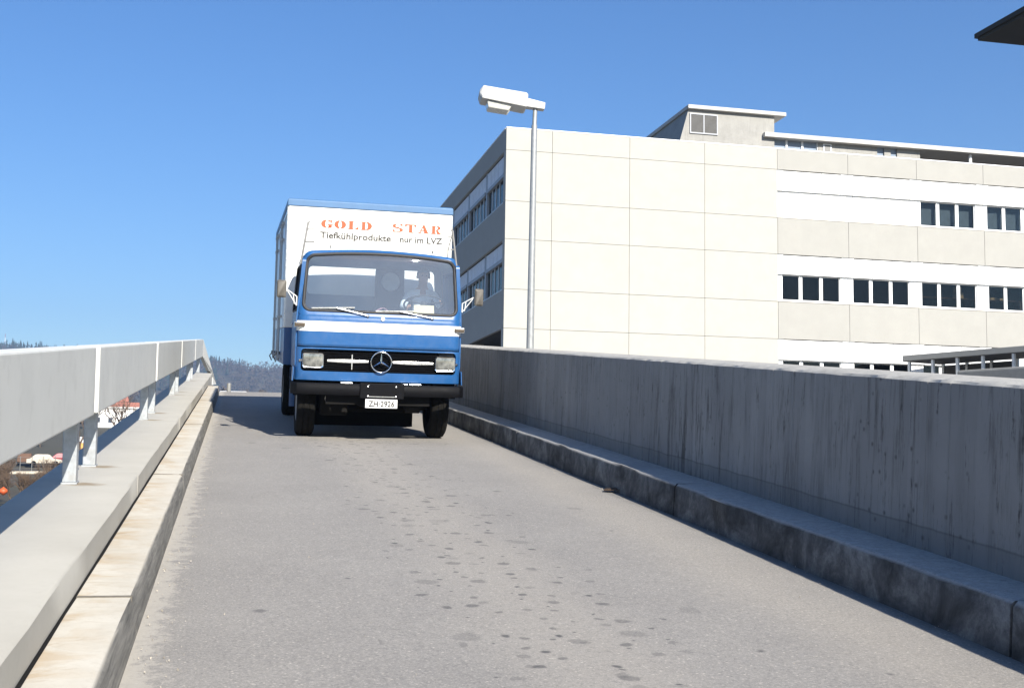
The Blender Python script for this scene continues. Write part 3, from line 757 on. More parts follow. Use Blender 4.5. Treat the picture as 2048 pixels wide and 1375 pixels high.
# overhanging dark roof of the neighbouring building
nb = empty('neighbouring_building', (18.5, 10, -1.8)); tag(nb, 'neighbouring building whose dark thin roof corner overhangs into the sky', 'building')
MB().box(15.11-18.5, 34-18.5, 1-10, 22-10, 9.09+1.8, 9.19+1.8).build('roof', M['dark_roof'], nb)
MB().box(15.16-18.5, 34-18.5, 1.1-10, 21.95-10, 9.03+1.8, 9.088+1.8).build('soffit', M['dark_roof'], nb)
MB().box(18.5-18.5, 33-18.5, 2-10, 19.5-10, 0, 9.02+1.8).build('wall', M['panel_grey'], nb)

# ------------------------------------------------------------------ truck
tk = on_ramp('delivery_truck', 1.86, 16.05); tag(tk, 'blue and white box delivery truck driving down the ramp', 'truck')
def hwz(z): return 1.122 if z < 1.66 else 1.122-.065*min(1, (z-1.66)/.9)
def fy(x, z):
    """front skin of the cab"""
    y = .028*((1.62-z)/.8)**2 if z < 1.62 else (z-1.62)*.15 + .010*max(0, min(1, (z-1.62)/.1))**2
    y += .05*(x/1.12)**2
    r = .13; c = abs(x)-(hwz(z)-r)
    if c > 0: c = min(c, r*.999); y += r-math.sqrt(r*r-c*c)
    if z > 2.48: y += (z-2.48)**2*6
    return y
F = lambda x, z, d=0: (x, fy(x, z)+d, z)
def lower(z0, z1, r0=.02): return rrect(-1.121, 1.121, z0, z1, r0, 6, 14)
GR = rrect(-1.045, 1.045, .935, 1.232, .05, 6, 14)
# nose panel with the grille opening
mb = MB(); ring(mb, lower(.815, 1.252), GR, F, 6)
lo = [[F(x, z, 0) for x, z in GR], [F(x*.995, z, .07) for x, z in GR]]; mb.loft(lo)
mb.build('nose_panel', M['blue'], tk, smooth=35)
for s in (-1, 1):
    MB().loft([[(s*1.121, fy(s*1.121, 1.0), z) for z in (.815, 1.0, 1.252)], [(s*1.121, .62, z) for z in (.98, 1.05, 1.252)]], False).build('wing_side', M['blue'], tk, solid=.015)
# front panel below the windscreen
def patchgrid(name, x0, x1, z0, z1, d, mat, nx=28, nz=5, parent=tk, solid=None):
    mb = MB(); lo = []
    for j in range(nz+1):
        z = z0+(z1-z0)*j/nz; lo.append([F(x0+(x1-x0)*i/nx, z, d) for i in range(nx+1)])
    mb.loft(lo, False); return mb.build(name, mat, parent, smooth=35, solid=solid)
patchgrid('front_panel', -1.1205, 1.1205, 1.262, 1.70, 0, M['blue'], 40, 10, solid=.01)
patchgrid('white_stripe', -1.119, 1.119, 1.467, 1.602, -.004, M['white_paint'], 40, 2)
patchgrid('panel_seam', -1.1, 1.1, 1.25, 1.264, .02, M['black_part'], 40, 1)
# windscreen surround
WS = rrect(-1.048, 1.048, 1.735, 2.485, .10, 6, 14, .06)
def WSf(x, z): return F(x*(1-.04*max(0, (z-1.745)/.75)), z)
OUT = rrect(-1.1215, 1.1215, 1.66, 2.535, .12, 6, 14, .06)
def OUTf(x, z): k = hwz(z)/1.122; return F(x*k, z)
mb = MB(); lo = []
for i in range(7):
    t = i/6; lo.append([tuple(Vector(OUTf(*a)).lerp(Vector(WSf(*b)), t)) for a, b in zip(OUT, WS)])
    lo[-1] = [(p[0], min(p[1], fy(p[0], p[2])) - .006*math.sin(math.pi*t), p[2]) for p in lo[-1]]
lo.append([(p[0], p[1]+.05, p[2]) for p in lo[-1]])
mb.loft(lo); mb.build('windscreen_surround', M['blue'], tk, smooth=50)
sl = [Vector(WSf(*p)) for p in WS]
MB().tube([(p.x*.992, p.y+.012, p.z+(-.006 if p.z > 2.2 else .006)) for p in sl], .024, 8, closed=True).build('windscreen_seal', M['rubber'], tk, smooth=60)
mb = MB(); patch(mb, WS, lambda x, z: (WSf(x, z)[0], WSf(x, z)[1]+.018, z), 8); mb.build('windscreen', M['windscreen'], tk, smooth=60)
# roof
mb = MB(); lo = []
top = [p for p in OUT if p[1] > 2.40]; top.sort(key=lambda p: p[0])
for i in range(9):
    t = i/8; y = 1.4*t
    l = []
    for p in top:
        q = OUTf(*p); l.append((q[0], q[1]*(1-t)+1.4*t if i else q[1], q[2] + .035*math.sin(math.pi*min(1, t*1.0))*max(0, 1-(q[0]/1.06)**2)))
    lo.append(l)
mb.loft(lo, False); mb.build('cab_roof', M['white_paint'], tk, smooth=60, solid=.02)
mb = MB(); lo = [[(p[0]*.96, p[1]+.03, p[2]-.05) for p in l] for l in lo]; mb.loft(lo, False); mb.build('roof_lining', M['cab_lining'], tk, smooth=60)
# doors
for s in (-1, 1):
    DO = rrect(.14, 1.38, .98, 2.44, .05, 6, 8); DI = rrect(.26, 1.30, 1.74, 2.36, .07, 6, 8)
    fn = lambda a, b: (s*hwz(b)*.999, a, b)
    d = MB(); ring(d, DO, DI, fn, 5); d.loft([[fn(*p) for p in DI], [(fn(*p)[0]-s*.05, p[0], p[1]) for p in DI]]); d.loft([[fn(*p) for p in DO], [(fn(*p)[0]-s*.05, p[0], p[1]) for p in DO]]); dr = d.build('door', M['blue'], tk, smooth=40)
    mb = MB(); patch(mb, DI, lambda a, b: (s*(hwz(b)-.012), a, b), 3); mb.build('door_window', M['cab_glass'], dr)
    MB().tube([(s*(hwz(1.74)-.012+.012*0), a, b) if False else (s*hwz(b), a, b) for a, b in DI], .012, 6, closed=True).build('door_seal', M['rubber'], dr, smooth=60)
    MB().box(*(sorted((s*1.125, s*1.145))), 1.1, 1.25, 1.55, 1.58).build('door_handle', M['chrome'], dr, bevel=.005)
    mb = MB(); ring(mb, DO, DI, lambda a, b: (s*(hwz(b)-.05), a, b), 2); mb.build('door_lining', M['cab_lining'], dr)
    MB().bar((s*1.085, .19, 1.70), (s*1.03, .30, 2.42), .04, .05).build('pillar', M['blue'], tk)
# rear wall
RO = rrect(-1.10, 1.10, .95, 2.53, .05, 6, 10, .07); RI = rrect(-.955, .955, 2.01, 2.41, .06, 6, 10)
mb = MB(); ring(mb, RO, RI, lambda x, z: (x*hwz(z)/1.122, 1.4, z), 3); mb.build('rear_wall', M['cab_blue'], tk, solid=.03)
mb = MB(); patch(mb, RI, lambda x, z: (x*hwz(z)/1.122, 1.405, z), 3); mb.build('rear_window', M['cab_glass'], tk)
# cab floor, dash, seats
MB().box(-1.08, 1.08, .1, 1.39, .92, .98).build('cab_floor', M['black_part'], tk)
mb = MB(); poly = [(.12, 1.0), (.10, 1.70), (.16, 1.74), (.42, 1.76), (.46, 1.72), (.44, 1.0)]
mb.prism(poly, lambda a, b: (-1.03, a, b), lambda a, b: (1.03, a, b)); mb.build('dashboard', M['mid_grey'], tk, bevel=.02)
MB().box(-.3, .35, .46, 1.35, .98, 1.45).build('engine_cover', M['cab_dark'], tk, bevel=.05)
def seat(x0, x1, back, mat):
    s_ = empty('seat', ((x0+x1)/2, .95, .98), parent=tk); hw_ = (x1-x0)/2
    MB().box(-hw_, hw_, -.25, .25, .45, .58).build('cushion', mat, s_, bevel=.04)
    MB().box(-hw_, hw_, .22, .34, .55, back-.98).build('backrest', mat, s_, bevel=.04)
    MB().box(-hw_*.7, hw_*.7, -.2, .2, .0, .45).build('seat_base', M['cab_dark'], s_)
seat(-.98, -.40, 1.78, M['cab_dark']); seat(.40, .98, 1.95, M['cab_dark'])
MB().box(.03, .45, 1.16, 1.26, 1.45, 2.41).build('centre_panel', M['cab_dark'], tk, bevel=.03)
MB().lathe([(-.03, .10), (-.035, .128), (0, .134), (.03, .13)], 'y', (.243, 1.13, 2.22), 28).build('round_panel', M['mid_grey'], tk, smooth=40)
# steering wheel
sw = empty('steering_wheel', (.64, .50, 1.90), (R(-24), 0, 0), tk)
MB().tube([(.275*math.cos(a), .275*math.sin(a), 0) for a in [2*math.pi*i/36 for i in range(36)]], .015, 8, closed=True).build('rim', M['cab_dark'], sw, smooth=60)
MB().lathe([(-.04, .05), (.02, .05), (.03, .03)], 'z', n=16).build('hub', M['cab_dark'], sw, smooth=40)
for a in (R(200), R(340), R(90)): MB().bar((.04*math.cos(a), .04*math.sin(a), 0), (.27*math.cos(a), .27*math.sin(a), 0), .03, .012).build('spoke', M['cab_dark'], sw)
MB().tube([(.64, .46, 1.86), (.64, .33, 1.1)], .03, 10).build('steering_column', M['cab_dark'], tk)
# grille
gg = MB(); lo = []
gl = [[(x, fy(x, 1.08)+.075, z) for z in (.935, 1.232)] for x in [-1.045+2.09*i/20 for i in range(21)]]
gg.loft(gl, False); grille = gg.build('grille', M['black_part'], tk)
for k in range(10):
    z = .955+k*.0285; mb = MB(); lo = []
    for i in range(21):
        x = -1.03+2.06*i/20; y = fy(x, 1.08)+.03; lo.append([(x, y, z-.003), (x, y+.03, z-.009), (x, y+.03, z+.009), (x, y, z+.005)])
    mb.loft(lo, True, True, True); mb.build('slat', M['black_metal'], grille, smooth=30)
for x in (-.37,): MB().box(x-.006, x+.006, fy(x, 1.08)+.015, fy(x, 1.08)+.03, .97, 1.17).build('grille_stay', M['alu'], grille)
for x0, x1 in ((-.70, -.15), (.175, .735)):
    mb = MB(); lo = []
    for i in range(9):
        x = x0+(x1-x0)*i/8; y = fy(x, 1.08)+.012; hh = .014+.008*math.sin(math.pi*i/8)
        lo.append([(x, y, 1.08-hh), (x, y+.02, 1.08-hh), (x, y+.02, 1.08+hh), (x, y, 1.08+hh)])
    mb.loft(lo, True, True, True); mb.build('trim_bar', M['alu'], tk, bevel=.003)
st = empty('star_emblem', (.018, -.018, 1.08), parent=tk)
MB().tube([(.138*math.cos(a), 0, .138*math.sin(a)) for a in [2*math.pi*i/40 for i in range(40)]], .0085, 8, closed=True).build('emblem_ring', M['chrome'], st, smooth=60)
mb = MB()
for k in range(3):
    a = R(90+120*k); d = Vector((math.cos(a), 0, math.sin(a))); n_ = Vector((-math.sin(a), 0, math.cos(a))); b = .030
    base = [Vector((0, -.014, 0)), d*0+n_*b*.9, n_*0, -n_*b*.9]
    c0 = Vector((0, -.012, 0)); q = len(mb.v)
    mb.v += [tuple(c0), tuple(n_*b*.5+d*.018), tuple(-n_*b*.5+d*.018), tuple(d*.137+Vector((0, -.003, 0)))]
    mb.v += [tuple(Vector((0, .006, 0)))]
    for f in ((0, 1, 3), (0, 3, 2), (4, 3, 1), (4, 2, 3)): mb.face([q+i for i in f])
    q = len(mb.v)
mb.build('emblem_star', M['chrome'], st)
# headlamps
for cx in (-.887, .893):
    hl = empty('headlight', (cx, fy(cx, 1.08)-.005, 1.078), parent=tk); O = rrect(-.142, .142, -.099, .099, .03); I = rrect(-.126, .126, -.083, .083, .025)
    mb = MB(); mb.loft([[(x, .05, z) for x, z in O], [(x, 0, z) for x, z in O], [(x*.97, -.012, z*.96) for x, z in O], [(x, -.008, z) for x, z in I], [(x, .02, z) for x, z in I]]); mb.build('bezel', M['chrome'], hl, smooth=30)
    mb = MB(); patch(mb, I, lambda x, z: (x, -.022+.9*(x*x+z*z)*.9, z), 5); mb.build('lens', M['lens'], hl, smooth=60)
    mb = MB(); MB().lathe([(.0, .012), (.03, .03), (.035, .03)], 'y', (-.155 if cx < 0 else .155, 0, 0), 10).build('adjuster', M['chrome'], hl)
for s in (-1, 1):
    x = s*1.075; y = fy(s*1.06, 1.54)
    t_ = empty('turn_signal', (x, y-.015, 1.548), parent=tk)
    MB().box(-.068, .068, -.035, .05, -.026, .026).build('signal_lens', M['amber'], t_, bevel=.012)
    MB().box(-.074, .074, .0, .06, -.034, .034).build('signal_base', M['chrome'], t_, bevel=.006)
MB().lathe([(-.02, .012), (-.018, .026), (.0, .03), (.02, .03)], 'y', (.02, fy(0, 1.66), 1.66), 14).build('washer_cap', M['white_paint'], tk, smooth=40)
# bumper
mb = MB(); lo = []
for i in range(33):
    x = -1.165+2.33*i/32; y = -.09+.05*(x/1.12)**2; c = abs(x)-1.03
    if c > 0: y += .135-math.sqrt(max(0, .135**2-c*c))
    lo.append([(x, y, .63), (x, y-.015, .66), (x, y-.015, .745), (x, y+.01, .778), (x, y+.09, .782), (x, y+.10, .63)])
mb.loft(lo, True, True, True); mb.build('bumper', M['black_metal'], tk, smooth=40)
for s in (-1, 1): MB().box(*sorted((s*1.11, s*1.16)), .09, .45, .63, .78).build('bumper_end', M['black_metal'], tk, bevel=.01)
for x0, x1 in ((-.52, -.36), (.30, .38), (.40, .56)): MB().box(x0, x1, -.075, .0, .783, .799).build('bumper_strip', M['alu'], tk, bevel=.006)  # small bright metal strips along the bumper's upper edge
pl = MB().box(-.265, .325, -.125, -.108, .595, .80).build('plate_bracket', M['black_metal'], tk, bevel=.012)
for x in (-.16, .215):
    for z in (.625, .755): MB().lathe([(-.006, .004), (-.004, .010), (0, .011)], 'y', (x, -.1255, z), 10).build('bolt', M['alu'], pl)
MB().box(-.15, .2, -.130, -.126, .618, .626).build('plate_strip', M['alu'], pl)
npl = MB().box(-.19, .237, -.135, -.128, .472, .588).build('number_plate', M['plate'], tk, bevel=.003)
MB().box(-.19, .237, -.126, -.112, .466, .6).build('plate_holder', M['black_metal'], tk)
def text(body, x0, x1, zb, hgt, y, mat, parent, name='lettering', thin=0):
    cu = bpy.data.curves.new(name, 'FONT'); cu.body = body; cu.extrude = .001; cu.offset = thin; cu.resolution_u = 3
    to = bpy.data.objects.new('tmp', cu); col.objects.link(to); bpy.context.view_layer.update()
    me = bpy.data.meshes.new_from_object(to.evaluated_get(bpy.context.evaluated_depsgraph_get())); bpy.data.objects.remove(to)
    xs_ = [v.co.x for v in me.vertices]; a, b = min(xs_), max(xs_)
    for v in me.vertices: v.co = ((v.co.x-a)/(b-a)*(x1-x0)+x0, y - v.co.z, zb + v.co.y*hgt/.73)
    me.name = name; me.materials.clear(); me.materials.append(mat); return link(name, me, mat, parent)
text('ZH\u00b72926', -.15, .20, .492, .078, -.1375, M['black_ink'], npl, thin=.028)
# wipers
def wiper(piv, elbow, b0, b1):
    wp = empty('wiper', (piv[0], fy(*piv)-.02, piv[1]), parent=tk); o = Vector(wp.location)
    P = lambda p, d=-.03: Vector((p[0], fy(*p)+d, p[1]))-o
    MB().tube([P(piv), P(elbow, -.045)], [.010, .007], 8).build('wiper_arm', M['alu'], wp)
    MB().bar(P(b0, -.012), P(b1, -.012), .02, .014).build('wiper_blade', M['alu'], wp)
    MB().lathe([(-.02, .012), (0, .018), (.03, .018)], 'y', (0, 0, 0), 10).build('wiper_pivot', M['chrome'], wp)
wiper((-.177, 1.695), (-.60, 1.785), (-.93, 1.772), (-.36, 1.80))
wiper((.70, 1.695), (.25, 1.772), (-.08, 1.762), (.49, 1.785))
# mirrors
for s in (-1, 1):
    mr = empty('mirror', (s*1.33, .04, 2.01), (0, 0, s*R(8)), tk)
    mb = MB(); mb.loft([[(x, .02, z) for x, z in rrect(-.06, .06, -.115, .115, .02)], [(x, -.01, z) for x, z in rrect(-.061, .061, -.116, .116, .02)], [(x, -.03, z) for x, z in rrect(-.045, .045, -.095, .095, .02)]], True, True, True)
    mb.build('mirror_head', M['mirror_back'], mr, smooth=40)
    MB().box(-.054, .054, .0205, .024, -.108, .108).build('mirror_glass', M['chrome'], mr)
    A = [(s*1.125, .16, 1.92), (s*1.26, .07, 2.005), (s*1.31, .05, 2.005)]; B = [(s*1.125, .16, 1.80), (s*1.255, .075, 1.99)]
    arm = MB().tube(A, .008, 8).tube(B, .007, 8).tube([A[0], B[0]], .009, 8).tube([(s*1.17, .13, 1.95), (s*1.155, .14, 1.82)], .006, 6)
    arm.build('mirror_arm', M['white_paint'], tk, smooth=50)
# mud flaps / wings behind the bumper
for s in (-1, 1):
    MB().loft([[(s*1.15, .10, .80), (s*1.15, .42, .80), (s*1.15, .42, .62)], [(s*1.14, .10, .98), (s*1.14, .46, 1.0), (s*1.14, .46, .98)]], False).build('wing_edge', M['blue'], tk, solid=.012)
    MB().box(*sorted((s*.78, s*1.12)), 1.52, 1.54, .38, .95).build('mud_flap', M['blue'], tk)
    mb = MB(); lo = []
    for i in range(13):
        a = R(10+160*i/12); lo.append([(s*1.12, .98+.56*math.cos(a), .5+.53*math.sin(a)), (s*.80, .98+.56*math.cos(a), .5+.53*math.sin(a))])
    mb.loft(lo, False); mb.build('wheel_arch', M['black_part'], tk, smooth=60)
# chassis
mb = MB()
for s in (-1, 1): mb.box(*sorted((s*.36, s*.43)), .1, 7.3, .62, .86)
for y in (.5, 1.9, 3.2, 4.6, 6.0, 7.1): mb.box(-.36, .36, y-.05, y+.05, .66, .82)
mb.build('chassis_frame', M['black_part'], tk)
MB().tube([(-.8, .98, .46), (-.5, .98, .40), (.5, .98, .40), (.8, .98, .46)], .055, 10).build('front_axle', M['black_part'], tk)
MB().tube([(-.8, 5.45, .47), (.8, 5.45, .47)], .08, 12).lathe([(-.16, .1), (-.1, .2), (.1, .2), (.16, .1)], 'x', (0, 5.45, .47), 16).build('rear_axle', M['black_part'], tk, smooth=40)
MB().box(-.26, .3, .25, 1.3, .46, .95).build('engine_sump', M['black_part'], tk, bevel=.06)
MB().lathe([(0, .03), (.01, .07), (.03, .075)], 'y', (-.62, .3, .56), 12).build('horn', M['louvre'], tk)
for s in (-1, 1):
    MB().tube([(s*.5, .3, .60), (s*.5, .98, .46), (s*.5, 1.7, .62)], .03, 8).build('leaf_spring', M['black_part'], tk)
    MB().box(*sorted((s*.5, s*1.0)), 2.2, 3.0, .5, .9).build('tank', M['black_part'], tk, bevel=.06)
MB().box(-1.0, .70, 1.62, 1.66, .11, .93).build('added_shade_apron', M['black_part'], tk)  # unseen dark sheet added to blacken the shaded gap under the truck
MB().box(-.74, -.36, .55, 1.5, .32, .80).build('added_underbody_box', M['black_part'], tk, bevel=.03)  # black box added to fill the dark space below the cab
MB().tube([(.42, .45, .50), (.62, .45, .50)], .12, 12).build('added_air_tank', M['black_part'], tk, smooth=40)  # added with it, to darken the same underbody gap
MB().box(-.7, .7, .06, .10, .50, .64).build('added_crossmember', M['black_part'], tk)  # black bar added to keep the space under the bumper dark
# wheels
prof = [(-.11, .26), (-.125, .33), (-.125, .42), (-.105, .455), (-.07, .468), (-.045, .47), (-.04, .458), (-.03, .458), (-.025, .47), (.025, .47), (.03, .458), (.04, .458), (.045, .47), (.07, .468), (.105, .455), (.125, .42), (.125, .33), (.11, .26)]
tyre_me = MB()
n = 48; lo = []
for a, r in prof:
    lo.append([(a, (r-(.008 if i % 2 and r > .45 and abs(a) > .05 else 0))*math.cos(2*math.pi*i/n), (r-(.008 if i % 2 and r > .45 and abs(a) > .05 else 0))*math.sin(2*math.pi*i/n)) for i in range(n)])
tyre_me.loft(lo); tyre_me = tyre_me.mesh('tyre', 40); tyre_me.materials.append(M['tyre'])
rim_me = MB().lathe([(.10, .262), (.115, .262), (.10, .24), (.02, .22), (.03, .10), (.09, .09), (.09, .02)], 'x', n=24).mesh('rim', 40); rim_me.materials.append(M['rim'])
for x, y, s in ((-.925, .98, -1), (.935, .98, 1), (-.95, 5.45, -1), (.95, 5.45, 1), (-.67, 5.45, -1), (.67, 5.45, 1)):
    wh = empty('wheel', (x, y, .472), (0, 0, 0 if s > 0 else math.pi), tk); link('tyre', tyre_me, None, wh); link('rim', rim_me, None, wh)
# box body
bxy0, bxy1, bh = 1.75, 7.5, 1.215
MB().box(-bh, bh, bxy0, bxy1, 1.515, 3.30).build('box_body', M['white_paint'], tk, bevel=.012)
MB().box(-bh-.004, bh+.004, bxy0-.004, bxy1+.004, .97, 1.513).build('box_skirt', M['blue'], tk, bevel=.012)
mb = MB(); lo = []
for z, d in ((3.302, .014), (3.395, .012), (3.412, -.01), (3.415, -.05)):
    lo.append([(-bh-d, bxy0-d, z), (bh+d, bxy0-d, z), (bh+d, bxy1+d, z), (-bh-d, bxy1+d, z)])
mb.loft(lo, True, True, True); mb.build('box_roof', M['blue_roof'], tk, bevel=.008)
for s in (-1, 1):
    MB().box(*sorted((s*(bh+.002), s*(bh+.012))), bxy0+.02, bxy0+.06, 1.52, 3.295).build('corner_trim', M['alu'], tk)
    MB().box(*sorted((s*(bh+.002), s*(bh+.014))), bxy0+.05, bxy1-.05, 3.20, 3.24).build('side_rail', M['alu'], tk)
# lock rods, brackets and hinges on the doors of the side
for y in (3.05, 3.55, 5.5, 6.0):
    rd = MB().tube([(-bh-.035, y, 1.0), (-bh-.035, y, 3.2)], .012, 8).build('lock_rod', M['galv'], tk, smooth=60)
    for z in (1.08, 1.7, 2.9, 3.15): MB().box(-bh-.055, -bh-.004, y-.05, y+.05, z-.02, z+.02).build('rod_bracket', M['galv'], rd)
for y, z in ((3.3, 1.12), (5.75, 1.10)):
    hn = MB().box(-bh-.07, -bh-.006, y-.14, y+.14, z-.03, z+.03).build('latch', M['louvre'], tk, bevel=.01)
    MB().tube([(-bh-.06, y-.1, z), (-bh-.10, y-.1, z-.06), (-bh-.06, y-.1, z-.14)], .012, 6).build('latch_hook', M['louvre'], hn)
for y in (3.3, 6.6):
    MB().bar((-bh-.02, y, .70), (-bh-.02, y, .96), .03, .03).build('skirt_hook', M['black_part'], tk)
# sign board on the cab roof
SB = .20
sb = MB().box(-.915, .895, SB, SB+.03, 2.628, 3.048).build('sign_board', M['white_paint'], tk, bevel=.003)
fr = MB()
for a, b in (((-.915, 3.048), (.895, 3.048)), ((-.915, 2.628), (.895, 2.628)), ((-.915, 2.628), (-.915, 3.048)), ((.895, 2.628), (.895, 3.048))): fr.bar((a[0], SB-.001, a[1]), (b[0], SB-.001, b[1]), .006, .008, (0, 1, 0))
fr.build('sign_edge', M['cream'], sb)
for x, z in ((-.69, 3.0), (-.69, 2.66), (.62, 3.0), (.62, 2.66)): MB().lathe([(-.004, .004), (-.002, .008), (0, .009)], 'y', (x, SB, z), 8).build('screw', M['louvre'], sb)
def glyph(ch):
    P = []
    def rc(x0, x1, y0, y1): P.append([(x0, y0), (x1, y0), (x1, y1), (x0, y1)])
    def cres(cx, cy, ro, so_, ri, si, a0, a1, n=14):
        o = [(cx+ro*math.cos(R(a0+(a1-a0)*i/n)), cy+so_*math.sin(R(a0+(a1-a0)*i/n))) for i in range(n+1)]
        q = [(cx+ri*math.cos(R(a0+(a1-a0)*i/n)), cy+si*math.sin(R(a0+(a1-a0)*i/n))) for i in range(n+1)]
        for i in range(n): P.append([o[i], o[i+1], q[i+1], q[i]])
    if ch == 'O': cres(.5, .5, .49, .5, .14, .42, 98, 262); cres(.5, .5, .49, .5, .14, .42, -82, 82)
    elif ch == 'G':
        cres(.5, .5, .49, .5, .14, .42, 98, 268); cres(.5, .5, .45, .5, .2, .42, 35, 84); rc(.80, .90, .62, .98); cres(.5, .5, .42, .5, .2, .42, 278, 330); rc(.62, .90, .05, .40); rc(.52, 1.0, .38, .47)
    elif ch == 'L': rc(.16, .48, .09, .92); rc(.03, .62, .92, 1); rc(.03, .95, 0, .09); P.append([(.66, .09), (.95, .09), (.95, .40)])
    elif ch == 'D': rc(.14, .42, .09, .91); rc(.03, .52, .91, 1); rc(.03, .52, 0, .09); cres(.48, .5, .50, .5, .15, .41, -82, 82)
    elif ch == 'T': rc(.36, .64, .09, .9); rc(.02, .98, .9, 1); rc(.22, .78, 0, .09); P.append([(.02, .9), (.02, .62), (.24, .9)]); P.append([(.98, .9), (.76, .9), (.98, .62)])
    elif ch == 'A': P.append([(.14, .09), (.24, .09), (.5, .86), (.46, 1)]); P.append([(.46, 1), (.58, 1), (.90, .09), (.58, .09), (.44, .72)]); rc(.02, .38, 0, .09); rc(.50, .99, 0, .09); rc(.28, .62, .30, .39)
    elif ch == 'R': rc(.14, .40, .09, .91); rc(.03, .50, .91, 1); rc(.03, .50, 0, .09); cres(.50, .74, .36, .26, .12, .17, -80, 82); P.append([(.46, .50), (.60, .50), (.86, .08), (.56, .08)]); rc(.56, 1.0, 0, .09)
    elif ch == 'S':
        cres(.48, .73, .43, .27, .16, .19, 60, 262, 16); cres(.52, .27, .43, .27, .16, .19, -118, 82, 16); P.append([(.30, .50), (.52, .62), (.70, .50), (.48, .38)])
        rc(.80, .90, .68, 1.0); rc(.10, .20, 0, .32); P.append([(.56, .99), (.82, .99), (.82, .80)]); P.append([(.44, .01), (.18, .01), (.18, .20)])
    return P
def slab(word, x0, x1, z0, h):
    n = len(word); wd = (x1-x0)/n
    for i, ch in enumerate(word):
        mb = MB()
        for p in glyph(ch):
            k = len(mb.v); mb.v += [(x0+wd*(i+.04+.92*a), SB-.003, z0+h*b) for a, b in p]; mb.face(range(k, k+len(p)))
        mb.build('letter', M['red_ink'], sb)
slab('GOLD', -.844, -.141, 2.857, .114); slab('STAR', .111, .821, 2.857, .114)
mb = MB()
for k in range(6):
    a = R(60*k+30); mb.bar((-.015+.006*math.cos(a), SB-.003, 2.914+.006*math.sin(a)), (-.015+.026*math.cos(a), SB-.003, 2.914+.026*math.sin(a)), .006, .002, (0, 1, 0))
mb.build('sign_star', M['pale_blue_ink'], sb)
text('Tiefk\u00fchlprodukte', -.844, .112, 2.722, .088, SB-.003, M['grey_ink'], sb, thin=.022)
text('nur im LVZ', .234, .821, 2.722, .088, SB-.003, M['grey_ink'], sb, thin=.022)
# stays carrying the sign
for s in (-1, 1):
    xo = 1.075 if s < 0 else 1.035; xt = 1.005 if s < 0 else .965; e = .915 if s < 0 else .895
    a = MB().tube([(s*xo, .22, 2.43), (s*xt, .23, 2.92), (s*(xt-.02), .24, 2.93)], .014, 8).tube([(s*(xt+.012), .23, 2.83), (s*e, SB+.02, 2.835)], .009, 6).tube([(s*(xt+.04), .23, 2.66), (s*e, SB+.02, 2.665)], .009, 6)
    if s > 0: a.tube([(s*(e+.01), .25, 2.48), (s*(e+.02), .25, 2.66), (s*(xt), .23, 2.90)], .008, 6)
    a.tube([(s*xo, .22, 2.44), (s*(xo+.015), .2, 2.36)], .014, 8)
    a.build('sign_stay', M['louvre'], tk, smooth=60)
    MB().bar((s*.7, .25, 2.58), (s*.7, SB+.035, 2.66), .02, .02).build('sign_foot', M['galv'], tk)
# papers on the dashboard
def on_truck(name, x, y, z, rot=(0, 0, 0)):
    m_ = Matrix.Translation(ramp(1.86, 16.05)) @ Matrix.Rotation(AL, 4, 'X') @ Matrix.Translation((x, y, z)) @ Euler(rot).to_matrix().to_4x4()
    return m_
mb = MB(); mb.loft([[(-.14, 0, 0), (.14, 0, 0), (.14, .035, .125), (-.14, .035, .125)], [(-.14, .012, 0), (.14, .012, 0), (.14, .047, .125), (-.14, .047, .125)]], True, True, True)
o = mb.build('cream_card', M['paper'], bevel=.002); o.matrix_world = on_truck('c', .605, .20, 1.752, (0, 0, .03)); tag(o, 'cream paper card propped behind the truck windscreen before the steering wheel', 'paper')
mb = MB(); mb.loft([[(-.11, 0, 0), (.0, -.02, .055), (.03, .0, .06), (.11, 0, .0)], [(-.10, .13, 0), (.0, .11, .06), (.04, .12, .06), (.10, .13, 0)]], False)
o = mb.build('pink_papers', M['pink'], solid=.004); o.matrix_world = on_truck('c', .03, .20, 1.76, (0, 0, .1)); tag(o, 'crumpled pink papers lying on the truck dashboard', 'paper')

